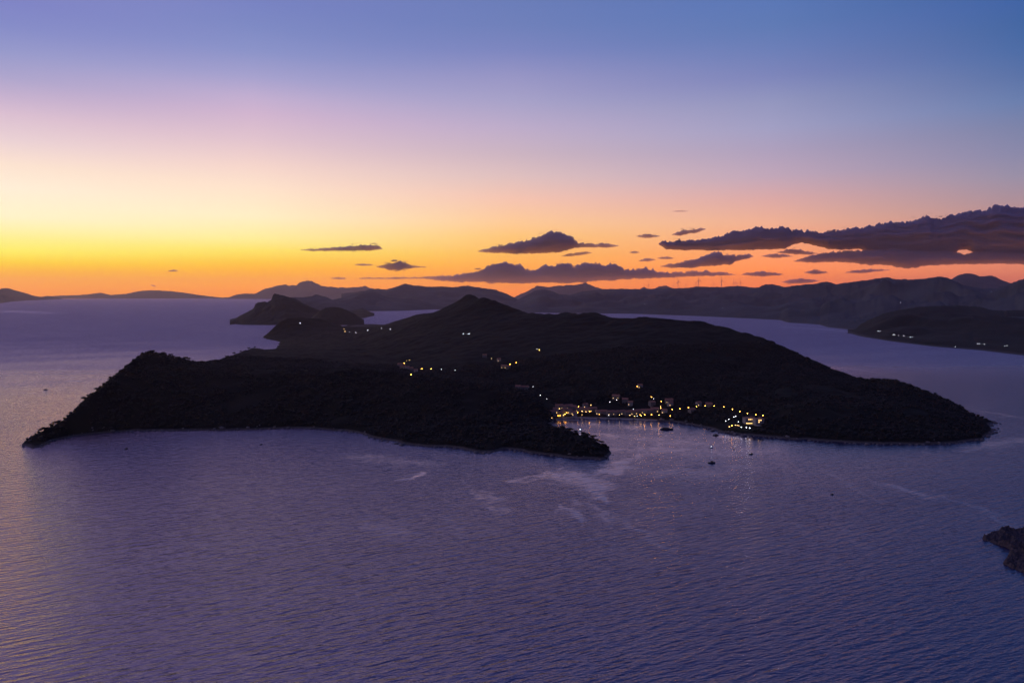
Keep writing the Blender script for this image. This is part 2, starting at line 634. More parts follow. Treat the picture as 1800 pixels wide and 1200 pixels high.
coast += [at(px, 0, D) * [1, 1, 0] for px, D in [(1735, 1235), (1700, 1330), (1650, 1450), (1580, 1600), (1500, 1740), (1400, 1950), (1300, 2200), (1200, 2450),
                                                 (1100, 2800), (1000, 3100), (920, 3400), (830, 3800), (760, 4200), (720, 4650), (690, 4850), (645, 5050),
                                                 (610, 5000), (592, 4700), (560, 4400), (520, 4150), (490, 3900)]]
coast += [S(476, 585), S(468, 590), S(462, 594), S(478, 598), S(492, 601), S(489, 607), S(484, 613)]
coast += [at(px, 0, D) * [1, 1, 0] for px, D in [(470, 2640), (450, 2440), (420, 2220), (380, 2000), (335, 1820), (290, 1680), (250, 1560), (205, 1420), (165, 1320),
                                                 (130, 1230), (95, 1140), (62, 1070)]]
CAN = 3.0     # the tree canopy adds this much over the ground


def R(pts, can=CAN):
    out = []
    for px, py, D in pts:
        p = at(px, py, D)
        p[2] = max(p[2] - can, 0.8)
        out.append(p)
    return out


ridges = [
    # west ridge: tip, summit, dip, then inland
    R([(52, 772, 1000), (64, 760, 1015), (80, 754, 1030), (95, 748, 1045), (108, 738, 1060), (125, 727, 1075), (143, 708, 1095), (160, 691, 1120), (178, 677, 1150),
       (195, 663, 1185), (210, 650, 1215), (225, 637, 1250), (238, 625, 1285), (250, 618, 1310), (264, 617, 1330), (280, 622, 1360), (300, 630, 1400), (320, 639, 1450),
       (334, 643, 1490), (350, 640, 1530), (372, 636, 1600), (392, 632, 1670), (412, 624, 1770), (430, 615, 1870), (444, 612, 1950), (456, 614, 2050), (470, 615, 2200),
       (482, 614, 2450)]),
    # front wooded ridge between the near shore and the valley
    R([(380, 690, 1220), (450, 668, 1290), (520, 652, 1340), (570, 648, 1350), (640, 649, 1340), (700, 655, 1320), (760, 662, 1295), (850, 677, 1260), (920, 690, 1225), (955, 706, 1190),
       (966, 722, 1165)]),
    # peaks and the long eastern ridge
    R([(605, 579, 4500), (645, 574, 4600), (683, 576, 4350), (700, 567, 3750), (733, 553, 3350), (768, 549, 3120), (785, 541, 3010), (803, 530, 2950), (817, 521, 2910),
       (819, 518.5, 2905), (826, 514.5, 2890), (833, 519, 2860), (842, 525, 2800), (850, 521.5, 2740), (862, 526, 2700), (880, 532, 2650), (900, 541, 2560), (922, 549, 2500), (950, 552, 2430), (975, 552, 2400), (998, 549, 2350),
       (1018, 552, 2320), (1040, 548, 2300), (1058, 552, 2260), (1085, 561, 2220), (1100, 561, 2200), (1122, 557, 2150), (1160, 558, 2100), (1200, 562, 2050), (1235, 564, 2000), (1268, 573, 1920),
       (1300, 581, 1850), (1345, 595, 1770), (1390, 616, 1690), (1440, 641, 1600), (1480, 658, 1530), (1500, 665, 1500), (1525, 666, 1450), (1548, 665, 1420), (1575, 669, 1390),
       (1620, 683, 1350), (1660, 698, 1300), (1700, 716, 1250), (1730, 732, 1210)]),
    # far western hill
    R([(478, 580, 3560), (490, 566, 3620), (505, 559, 3700), (522, 557, 3760), (545, 559, 3800), (565, 560, 3850), (585, 568, 3950), (598, 575, 4100)]),
    # spur coming down behind the bay
    R([(1075, 640, 1560), (1090, 665, 1420), (1100, 690, 1310)]),
    # eastern nose, nearer crest
    R([(1745, 752, 1160), (1700, 735, 1160), (1640, 722, 1150), (1560, 716, 1140), (1480, 715, 1140), (1400, 712, 1150)]),
    # low wooded tongue closing the bay
    R([(1070, 792, 930), (1062, 783, 938), (1050, 773, 950), (1036, 766, 965), (1015, 759, 990), (995, 754, 1020), (978, 753, 1050)], 4.0),
    [(x, y, z) for x, y, z in [at(985, 0, 1260) * [1, 1, 0] + [0, 0, 7], at(1040, 0, 1265) * [1, 1, 0] + [0, 0, 7], at(1110, 0, 1250) * [1, 1, 0] + [0, 0, 6],
                               at(1165, 0, 1240) * [1, 1, 0] + [0, 0, 7]]],
    # valley floor
    [at(950, 0, 1390) * [1, 1, 0] + [0, 0, 14], at(890, 0, 1500) * [1, 1, 0] + [0, 0, 20], at(800, 0, 1650) * [1, 1, 0] + [0, 0, 26], at(720, 0, 1850) * [1, 1, 0] + [0, 0, 30],
     at(650, 0, 2300) * [1, 1, 0] + [0, 0, 28], at(610, 0, 3000) * [1, 1, 0] + [0, 0, 22], at(615, 0, 4000) * [1, 1, 0] + [0, 0, 14]],
]
isl = Terrain(coast, ridges, 6.0, seed=3)
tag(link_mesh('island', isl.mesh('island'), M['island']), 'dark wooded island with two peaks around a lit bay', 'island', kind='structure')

# near rocky point at the right border of the view
pc = [S(1755, 957), S(1771, 963), S(1777, 969), S(1765, 978), S(1761, 990), S(1779, 999), S(1813, 1010), S(1873, 1022), S(1960, 1030), at(2050, 0, 640) * [1, 1, 0],
      at(1950, 0, 652) * [1, 1, 0], at(1860, 0, 638) * [1, 1, 0], at(1805, 0, 624) * [1, 1, 0], at(1788, 0, 614) * [1, 1, 0], at(1768, 0, 605) * [1, 1, 0]]
pr = [R([(1765, 961, 592), (1776, 958, 596), (1788, 955, 600), (1798, 949, 605), (1808, 942, 610), (1840, 928, 616), (1900, 915, 622), (1960, 908, 628)], 3.0),
      R([(1772, 975, 578), (1788, 968, 580), (1800, 962, 582), (1840, 950, 590)], 2.0)]
pnt = Terrain(pc, pr, 1.5, pad=12, seed=21, rough=0.55, shore=1.2, ws=17.0)
rk = np.clip(pnt.h / 1.2, 0, 1)
pnt.h = pnt.h + rk * (np.abs(fbm(pnt.X / 7, pnt.Y / 7, octv=5, seed=5, gain=.65)) * 3.0 - 1.5)
pnt.h = np.where(pnt.h > .4, np.floor(pnt.h / 1.1 + fbm(pnt.X / 11, pnt.Y / 11, octv=2, seed=8)) * .66 + pnt.h * .4, pnt.h)
me = pnt.mesh('rocky_point')
me.polygons.foreach_set('use_smooth', np.zeros(len(me.polygons), bool))
tag(link_mesh('rocky_point', me, M['point']), 'small rocky point reaching into the water at the right border', 'rocky point', kind='structure')


def interp(pts, x):
    xs = [p[0] for p in pts]
    return np.interp(x, xs, [p[1] for p in pts])


def ridge_land(name, sky, D, shore, label, back=0.35, amp=0.10, step=2.0, seed=1, nv=46, cat='hills', wob=1.0, mat='far_land'):
    """A land mass behind one skyline: front slope from its shore to the ridge, then a back slope. sky, D, shore are (px, value) lists."""
    px = np.arange(sky[0][0], sky[-1][0] + .01, step)
    py = interp(sky, px)
    Dr = interp(D, px)
    nz = fbm(px / 9, np.zeros_like(px), octv=4, seed=seed)
    py = py + (nz * 0.5 + 0.45 * fbm(px / 3.2, np.zeros_like(px), octv=3, seed=seed + 2)) * wob
    kern = np.ones(9) / 9
    shy = np.convolve(np.pad(interp(shore, px), 4, mode='edge'), kern, 'valid')
    Ds = np.minimum(264000.0 / (shy - HY), Dr * 0.97)
    dirs = np.stack([(px - 900) / F / (math.cos(PITCH) + (600 - py) / F * math.sin(PITCH)), np.ones_like(px)], -1)
    zr = CAM_H + Dr * np.array([(pix_dir(a, b)[2] / pix_dir(a, b)[1]) for a, b in zip(px, py)])
    zr = np.maximum(zr, 2.0)
    kk = min(41, len(px) // 3 * 2 + 1)
    zs = np.convolve(np.pad(zr, kk // 2, mode='edge'), np.ones(kk) / kk, 'valid')[:len(zr)]
    v = np.concatenate([np.linspace(0, 1, nv), 1 + np.linspace(0, 1, nv // 2)[1:]])
    rows = []
    for vv in v:
        if vv <= 1:
            d = Ds + (Dr - Ds) * vv
            s = vv ** 0.85
        else:
            d = Dr * (1 + back * (vv - 1))
            s = 1 - (vv - 1) ** 1.3 * 1.05
        x, y = dirs[:, 0] * d, d
        z = zs * s + (zr - zs) * max(s, 0) ** 6
        L = Dr * 0.05
        e = math.sin(math.pi * min(vv, 1)) if vv <= 1 else math.sin(math.pi * min(2 - vv, 1))
        z = z + e * zr * amp * 3 * fbm(x / L, y / L, octv=5, seed=seed + 4)
        if vv < 1:
            z = np.minimum(z, CAM_H + (zr - CAM_H) * d / Dr - (1 - vv) * zr * 0.05)
        if vv == 0:
            z = z * 0 - 3.0
        z = np.maximum(z, -6.0)
        rows.append(np.stack([x, y, z], -1))
    V = np.stack(rows, 0).reshape(-1, 3)
    me_ = fast_mesh(name, V, grid_quads(len(v), len(px)))
    smooth(me_)
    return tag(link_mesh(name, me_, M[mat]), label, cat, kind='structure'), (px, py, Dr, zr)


# nearer neighbour island with the cliff, in three humps
ridge_land('cliff_island', [(404, 566), (412, 561), (425, 554), (437, 548), (446, 541), (449, 534), (455, 530.5), (465, 530), (470, 532), (477, 526), (480, 517), (483, 515.5),
                            (492, 518), (505, 521), (515, 523), (525, 528), (540, 536), (552, 541), (566, 547), (585, 556), (610, 566)],
           [(404, 5150), (420, 5350), (480, 5700), (610, 5700)], [(404, 568), (412, 569.5), (425, 571), (475, 571.5), (610, 567)],
           'neighbouring island with a steep cliff facing the open sea', seed=11, step=1.0, amp=.06, back=.2, wob=.9, mat='dark_land')
ridge_land('low_hill', [(540, 566), (552, 556), (562, 546), (572, 541), (584, 539.5), (596, 540), (604, 542), (614, 547), (624, 552), (633, 557), (640, 564)],
           [(540, 5150), (640, 5050)], [(540, 572.5), (640, 570.5)], 'low round hill in front of the cliff island', seed=12, step=1.0, amp=.05, back=.12, wob=.8, mat='dark_land')
ridge_land('wooded_spit', [(585, 548), (600, 546), (615, 546), (628, 544), (637, 542), (645, 545), (652, 549), (658, 553)],
           [(585, 7500), (658, 7300)], [(585, 559), (640, 559.5), (648, 557), (658, 555)], 'low wooded spit ending in the channel', seed=13, step=1.0, amp=.05, back=.1, wob=.6, mat='dark_land')
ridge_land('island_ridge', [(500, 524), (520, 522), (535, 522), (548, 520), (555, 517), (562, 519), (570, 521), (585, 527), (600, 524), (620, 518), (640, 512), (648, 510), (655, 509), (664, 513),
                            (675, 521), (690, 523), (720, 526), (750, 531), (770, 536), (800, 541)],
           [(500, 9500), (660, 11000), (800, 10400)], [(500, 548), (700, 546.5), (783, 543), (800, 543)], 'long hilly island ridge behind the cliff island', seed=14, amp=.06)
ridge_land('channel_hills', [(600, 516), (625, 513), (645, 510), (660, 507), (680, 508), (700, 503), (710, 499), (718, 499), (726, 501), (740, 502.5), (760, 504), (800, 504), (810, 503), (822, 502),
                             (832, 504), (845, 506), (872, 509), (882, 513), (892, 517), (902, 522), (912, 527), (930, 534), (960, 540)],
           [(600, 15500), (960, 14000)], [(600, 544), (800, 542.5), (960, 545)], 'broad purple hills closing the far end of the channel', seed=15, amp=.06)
# the mainland along the channel
main_ridge = [(900, 533), (915, 524), (928, 517), (940, 511), (950, 509), (960, 509), (972, 512), (984, 517), (1000, 519), (1020, 513), (1040, 510), (1068, 508), (1100, 507.5), (1125, 508), (1145, 508),
              (1160, 507), (1185, 507), (1205, 506), (1222, 504), (1245, 504), (1267, 504.5), (1285, 503), (1305, 503), (1322, 506), (1335, 504), (1345, 499.5), (1355, 500), (1364, 502), (1380, 505), (1390, 503),
              (1400, 501), (1430, 499), (1450, 495), (1460, 496), (1470, 499.5), (1482, 497), (1500, 495), (1520, 492.5), (1532, 491), (1542, 489), (1555, 487.5), (1562, 487), (1575, 491), (1595, 492), (1605, 491.5),
              (1615, 491), (1635, 488), (1652, 486), (1664, 487.5), (1674, 492), (1690, 500), (1710, 504), (1730, 507), (1752, 507), (1770, 500), (1785, 495), (1800, 490), (1850, 478), (1950, 470), (2100, 480)]
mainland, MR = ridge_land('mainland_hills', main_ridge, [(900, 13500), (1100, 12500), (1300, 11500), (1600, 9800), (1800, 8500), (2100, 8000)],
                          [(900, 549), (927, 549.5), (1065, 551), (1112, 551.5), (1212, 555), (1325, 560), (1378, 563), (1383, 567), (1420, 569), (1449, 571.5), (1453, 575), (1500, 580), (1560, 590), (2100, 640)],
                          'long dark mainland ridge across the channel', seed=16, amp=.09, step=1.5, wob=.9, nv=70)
ridge_land('wooded_headland', [(1490, 585), (1503, 578), (1520, 566), (1540, 556), (1560, 549), (1590, 543), (1620, 539), (1650, 537.5), (1690, 537), (1720, 539), (1745, 545), (1775, 546), (1800, 545), (1900, 538), (2100, 530)],
           [(1490, 4300), (1700, 4300), (2100, 3600)], [(1490, 586), (1500, 587), (1510, 591), (1575, 601), (1650, 610), (1725, 616), (1800, 625), (2100, 655)],
           'dark wooded headland with a few white lights along its shore', seed=17, amp=.05, step=1.5, wob=.9, back=.25, mat='dark_land')
# far mountains
ridge_land('far_mountains', [(385, 525), (400, 523), (412, 519), (422, 516.5), (432, 516.5), (450, 515), (460, 510), (470, 506), (482, 503), (492, 501), (502, 499), (508, 502), (520, 502), (526, 497), (534, 494.5),
                             (540, 493.5), (547, 494), (556, 498), (565, 502), (580, 503), (595, 505.5), (605, 505), (615, 505), (628, 505), (642, 502), (650, 505), (665, 511), (700, 516), (740, 520)],
           [(385, 38000), (740, 34000)], [(385, 525.2), (740, 526.5)], 'high far mountains fading in the glow', seed=18, amp=.05, back=.15, wob=1.3, step=0.8)
ridge_land('distant_hills', [(895, 527), (905, 521), (918, 516), (930, 510), (940, 505), (945, 502), (952, 503), (962, 505), (980, 502), (1000, 501), (1012, 500), (1022, 498.5), (1030, 497), (1036, 499.5), (1046, 504),
                             (1062, 509), (1080, 512), (1110, 512), (1122, 510), (1127, 506), (1132, 503.5), (1137, 507), (1145, 508), (1152, 506), (1160, 503), (1172, 502), (1180, 505), (1190, 509), (1220, 512)],
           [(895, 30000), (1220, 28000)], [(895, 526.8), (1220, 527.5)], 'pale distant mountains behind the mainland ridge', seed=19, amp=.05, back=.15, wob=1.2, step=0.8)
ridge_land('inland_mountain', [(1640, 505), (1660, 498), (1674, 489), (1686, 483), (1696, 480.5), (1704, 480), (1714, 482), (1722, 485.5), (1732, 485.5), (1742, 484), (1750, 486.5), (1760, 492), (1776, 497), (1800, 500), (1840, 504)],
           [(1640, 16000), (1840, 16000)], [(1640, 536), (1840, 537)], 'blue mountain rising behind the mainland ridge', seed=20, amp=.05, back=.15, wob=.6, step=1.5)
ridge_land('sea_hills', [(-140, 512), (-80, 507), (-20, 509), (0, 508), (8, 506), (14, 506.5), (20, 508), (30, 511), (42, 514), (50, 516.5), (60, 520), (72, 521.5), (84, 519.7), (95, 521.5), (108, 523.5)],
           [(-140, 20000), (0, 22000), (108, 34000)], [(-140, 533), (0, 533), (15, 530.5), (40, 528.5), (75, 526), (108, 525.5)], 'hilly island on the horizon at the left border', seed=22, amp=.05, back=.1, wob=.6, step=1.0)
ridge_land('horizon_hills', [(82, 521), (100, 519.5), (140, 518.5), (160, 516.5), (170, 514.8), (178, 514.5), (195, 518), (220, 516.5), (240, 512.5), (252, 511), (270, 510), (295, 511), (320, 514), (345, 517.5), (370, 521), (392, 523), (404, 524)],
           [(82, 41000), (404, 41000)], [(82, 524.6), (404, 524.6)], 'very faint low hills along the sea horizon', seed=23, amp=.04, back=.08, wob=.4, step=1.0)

# ------------------------------------------------------------------ sea
ang = np.radians(np.concatenate([np.arange(-180, -44, 4.0), np.arange(-44, 44.001, 0.15), np.arange(48, 180, 4.0)]))
rad = np.concatenate([[1.0, 60, 140, 200, 260], np.exp(np.arange(math.log(300), math.log(5200), 0.0045)), np.exp(np.arange(math.log(5400), math.log(45500), 0.05)), [45500]])
A, Rr = np.meshgrid(ang, rad)
SX, SY = np.sin(A) * Rr, np.cos(A) * Rr
V = np.stack([SX, SY, np.zeros_like(SX)], -1).reshape(-1, 3)
sea_me = fast_mesh('sea', V, grid_quads(len(rad), len(ang), wrap_v=True))
# slicks: calm streaks of smooth water, and the lee under the near shore
calm = np.zeros(V.shape[0])


def slick(pts, w, s):
    """A calm streak along photo pixels, w metres wide at its points."""
    P = np.array([S(*p)[:2] for p in pts])
    w = np.interp(np.linspace(0, 1, len(P)), np.linspace(0, 1, len(w)), w)
    lo, hi = P.min(0) - w.max() * 3, P.max(0) + w.max() * 3
    idx = np.nonzero((V[:, 0] > lo[0]) & (V[:, 0] < hi[0]) & (V[:, 1] > lo[1]) & (V[:, 1] < hi[1]))[0]
    q = V[idx, :2].astype(float)
    q = q + np.stack([fbm(q[:, 0] / 22, q[:, 1] / 22, octv=4, seed=31), fbm(q[:, 0] / 22, q[:, 1] / 22, octv=4, seed=47)], -1) * 9
    best = np.zeros(len(idx))
    for i in range(len(P) - 1):
        a, b = P[i], P[i + 1]
        t = np.clip(((q - a) @ (b - a)) / ((b - a) @ (b - a)), 0, 1)
        d = np.hypot(*(q - a - t[:, None] * (b - a)).T)
        ww = w[i] + (w[i + 1] - w[i]) * t
        best = np.maximum(best, np.exp(-(d / ww) ** 2 * 0.9))
    streak = 0.72 + 0.28 * np.clip(fbm(q[:, 0] / 9, q[:, 1] / 9, octv=3, seed=63) + .5, 0, 1)
    calm[idx] = np.maximum(calm[idx], best * s * streak)


slick([(1155, 757), (1162, 768), (1166, 778), (1157, 788), (1143, 795), (1120, 806), (1098, 817), (1078, 827), (1062, 832)], [4.5, 7.5, 12, 19.5], 1)
slick([(1143, 770), (1140, 782), (1146, 793)], [3, 6], 0.875)
slick([(1050, 757), (1075, 765), (1100, 778), (1112, 796)], [3, 4.5, 4.5], 0.75)
slick([(1060, 748), (1085, 756), (1105, 764)], [3, 4.5], 0.625)
slick([(990, 836), (1020, 840), (1040, 852), (1058, 882)], [27, 39, 27, 6], 1)
slick([(900, 848), (930, 842), (958, 836), (985, 824)], [4.5, 4.5, 7.5, 4.5], 1)
slick([(705, 842), (722, 837), (736, 832)], [6, 10.5, 4.5], 1)
slick([(842, 862), (856, 876), (890, 902)], [4.5, 6, 3], 0.6875)
slick([(975, 888), (998, 900), (1022, 914)], [3, 7.5, 3], 0.875)
slick([(1010, 880), (1045, 897), (1085, 915)], [3, 4.5, 3], 0.75)
slick([(1095, 915), (1130, 940), (1168, 960)], [3, 6, 3], 0.6875)
slick([(1130, 860), (1160, 872), (1185, 884)], [3, 4.5, 3], 0.5)
slick([(640, 925), (680, 930), (715, 938)], [13.5, 19.5, 9], 0.5)
slick([(775, 905), (800, 925), (815, 945)], [4.5, 6, 3], 0.4375)
slick([(1530, 846), (1590, 862), (1640, 878)], [4.5, 7.5, 4.5], 0.75)
slick([(1640, 870), (1700, 886), (1790, 925)], [4.5, 6, 4.5], 0.625)
slick([(1440, 830), (1490, 848), (1560, 885)], [3, 6, 3], 0.5)
slick([(1360, 905), (1390, 920), (1420, 940)], [3, 4.5, 3], 0.4375)
slick([(1480, 920), (1530, 960)], [3, 4.5], 0.375)
slick([(1690, 792), (1740, 784), (1800, 772)], [13.5, 21, 13.5], 0.6875)
slick([(1710, 718), (1760, 728), (1810, 738)], [6, 9, 6], 0.625)
slick([(1440, 650), (1480, 645), (1540, 655), (1600, 668)], [15, 24, 12], 0.5)
slick([(1380, 575), (1440, 578), (1500, 584)], [45, 60, 37.5], 0.625)
slick([(760, 815), (700, 812), (620, 800)], [15, 33, 18], 0.75)
slick([(1120, 830), (1220, 830), (1320, 820)], [15, 60, 30], 0.625)
slick([(0, 546), (40, 548), (90, 551)], [180, 240, 90], 0.625)
slick([(54, 691.5), (66, 688.5), (76, 686)], [4.5, 3.8, 2.2], 1)
slick([(985, 741), (1060, 747), (1150, 752), (1185, 752)], [34, 50, 50, 30], .97)
slick([(1060, 765), (1130, 772), (1230, 778)], [34, 50, 44], .9)
slick([(1090, 790), (1160, 790), (1230, 790)], [30, 60, 44], .9)
slick([(1220, 795), (1290, 795), (1350, 792)], [40, 46, 30], .85)
slick([(1270, 768), (1310, 772), (1340, 774)], [24, 34, 20], .97)
lee = np.exp(-((V[:, 0] - 230.0) / 330.0) ** 2 - ((V[:, 1] - 1010.0) / 190.0) ** 2)      # the sheltered mouth of the bay
calm = np.maximum(calm, 0.72 * lee)
at_ = sea_me.attributes.new('calm', 'FLOAT', 'POINT')
at_.data.foreach_set('value', calm.astype(np.float32))

m, t, p = new_mat('sea_water')
M['sea'] = m
co = t.nodes.new('ShaderNodeTexCoord').outputs['Object']


def mapped(rot, sc):
    n = t.nodes.new('ShaderNodeMapping')
    n.vector_type = 'TEXTURE'
    n.inputs['Rotation'].default_value = (0, 0, math.radians(rot))
    n.inputs['Scale'].default_value = sc
    t.links.new(co, n.inputs['Vector'])
    return n.outputs[0]


ca = t.nodes.new('ShaderNodeAttribute')
ca.attribute_name = 'calm'
calm_f = ca.outputs['Fac']
windy = t.nodes.new('ShaderNodeMapRange')     # the open sea beyond the sheltered channel is windier
windy.interpolation_type = 'SMOOTHSTEP'
sxyz = t.nodes.new('ShaderNodeSeparateXYZ')
t.links.new(co, sxyz.inputs[0])
t.links.new(sxyz.outputs['Y'], windy.inputs[0])
windy.inputs[1].default_value, windy.inputs[2].default_value = 900.0, 3600.0
windy.inputs[3].default_value, windy.inputs[4].default_value = 0.5, 2.3
shel = t.nodes.new('ShaderNodeMapRange')      # and the eastern side lies in the shelter of the mainland
shel.interpolation_type = 'SMOOTHSTEP'
t.links.new(sxyz.outputs['X'], shel.inputs[0])
shel.inputs[1].default_value, shel.inputs[2].default_value = -150.0, 500.0
shel.inputs[3].default_value, shel.inputs[4].default_value = 1.0, 0.6
nearw = t.nodes.new('ShaderNodeMapRange')
t.links.new(sxyz.outputs['Y'], nearw.inputs[0])
nearw.inputs[1].default_value, nearw.inputs[2].default_value = 1300.0, 2200.0
windy = math_node(t, 'MULTIPLY', windy.outputs[0], math_node(t, 'MAXIMUM', shel.outputs[0], nearw.outputs[0]))
swell = noise_node(t, 1.0, 2.0, 0.5, mapped(27, (26, 5.2, 20)))
swell2 = noise_node(t, 1.0, 2.0, 0.5, mapped(16, (10, 2.5, 20)))
chop = noise_node(t, 1.0, 3.0, 0.6, mapped(-18, (3.2, 1.4, 10)))
gust = noise_node(t, 1.0, 4.0, 0.6, mapped(24, (520, 150, 100)))
rough_sea = math_node(t, 'SUBTRACT', 1.0, math_node(t, 'MULTIPLY', calm_f, 0.97))
gmr = t.nodes.new('ShaderNodeMapRange')
t.links.new(gust, gmr.inputs[0])
gmr.inputs[1].default_value, gmr.inputs[2].default_value = 0.35, 0.65
gmr.inputs[3].default_value, gmr.inputs[4].default_value = 0.85, 1.12
rs = math_node(t, 'MULTIPLY', math_node(t, 'MULTIPLY', rough_sea, gmr.outputs[0]), windy)
hsum = math_node(t, 'ADD', math_node(t, 'ADD', math_node(t, 'MULTIPLY', swell, 4.2), math_node(t, 'MULTIPLY', swell2, 2.2)), math_node(t, 'MULTIPLY', chop, 0.95))
hgt = math_node(t, 'MULTIPLY', math_node(t, 'SUBTRACT', hsum, 3.675), rs)
bmp = t.nodes.new('ShaderNodeBump')
bmp.inputs['Strength'].default_value = 1.0
bmp.inputs['Distance'].default_value = 1.0
t.links.new(hgt, bmp.inputs['Height'])
t.nodes.remove(p)
body = t.nodes.new('ShaderNodeBsdfDiffuse')
body.inputs['Color'].default_value = (0.006, 0.013, 0.05, 1)
glo = t.nodes.new('ShaderNodeBsdfGlossy')
glo.inputs['Color'].default_value = (1.0, 0.87, 1.0, 1)
fre = t.nodes.new('ShaderNodeFresnel')
fre.inputs['IOR'].default_value = 2.85
for n_ in (body, glo, fre):
    t.links.new(bmp.outputs[0], n_.inputs['Normal'])
rgl = math_node(t, 'MULTIPLY', math_node(t, 'MULTIPLY', gmr.outputs[0], windy), math_node(t, 'SUBTRACT', 1.0, math_node(t, 'MULTIPLY', calm_f, 0.45)))
t.links.new(math_node(t, 'MULTIPLY_ADD', rgl, 0.24, 0.03), glo.inputs['Roughness'])
wm_ = t.nodes.new('ShaderNodeMixShader')
t.links.new(fre.outputs[0], wm_.inputs[0])
t.links.new(body.outputs[0], wm_.inputs[1])
t.links.new(glo.outputs[0], wm_.inputs[2])
t.links.new(wm_.outputs[0], t.nodes['Material Output'].inputs['Surface'])
smooth(sea_me)
tag(link_mesh('sea', sea_me, M['sea']), 'rippled violet sea round the islands', 'sea', kind='structure')
# ------------------------------------------------------------------ clouds
CLOUDS = True
m, t, p = new_mat('cloud_vapour')
co = t.nodes.new('ShaderNodeTexCoord').outputs['Object']
f = noise_node(t, 0.0011, 5, 0.6, co)
t.nodes.remove(p)
df = t.nodes.new('ShaderNodeBsdfDiffuse')
t.links.new(ramp(t, f, [(0.35, (0.6, 0.54, 0.64)), (0.65, (0.75, 0.68, 0.76))]), df.inputs['Color'])
tl = t.nodes.new('ShaderNodeBsdfTranslucent')
tl.inputs['Color'].default_value = (0.4, 0.36, 0.4, 1)
mx = t.nodes.new('ShaderNodeMixShader')
mx.inputs[0].default_value = 0.0
t.links.new(df.outputs[0], mx.inputs[1])
t.links.new(tl.outputs[0], mx.inputs[2])
tr = t.nodes.new('ShaderNodeBsdfTransparent')
mx2 = t.nodes.new('ShaderNodeMixShader')
mx2.inputs[0].default_value = 0.03
t.links.new(tr.outputs[0], mx2.inputs[1])
t.links.new(mx.outputs[0], mx2.inputs[2])
vs = t.nodes.new('ShaderNodeVolumePrincipled')
vs.inputs['Color'].default_value = (0.70, 0.70, 1.0, 1)
vs.inputs['Density'].default_value = 1 / 280.0
vs.inputs['Anisotropy'].default_value = 0.2
t.links.new(mx2.outputs[0], t.nodes['Material Output'].inputs['Surface'])
t.links.new(vs.outputs[0], t.nodes['Material Output'].inputs['Volume'])
M['cloud'] = m
M['bank'] = m.copy()
M['bank'].name = 'thick_cloud_vapour'
for n_ in M['bank'].node_tree.nodes:
    if n_.type == 'PRINCIPLED_VOLUME':
        n_.inputs['Density'].default_value = 1 / 110.0


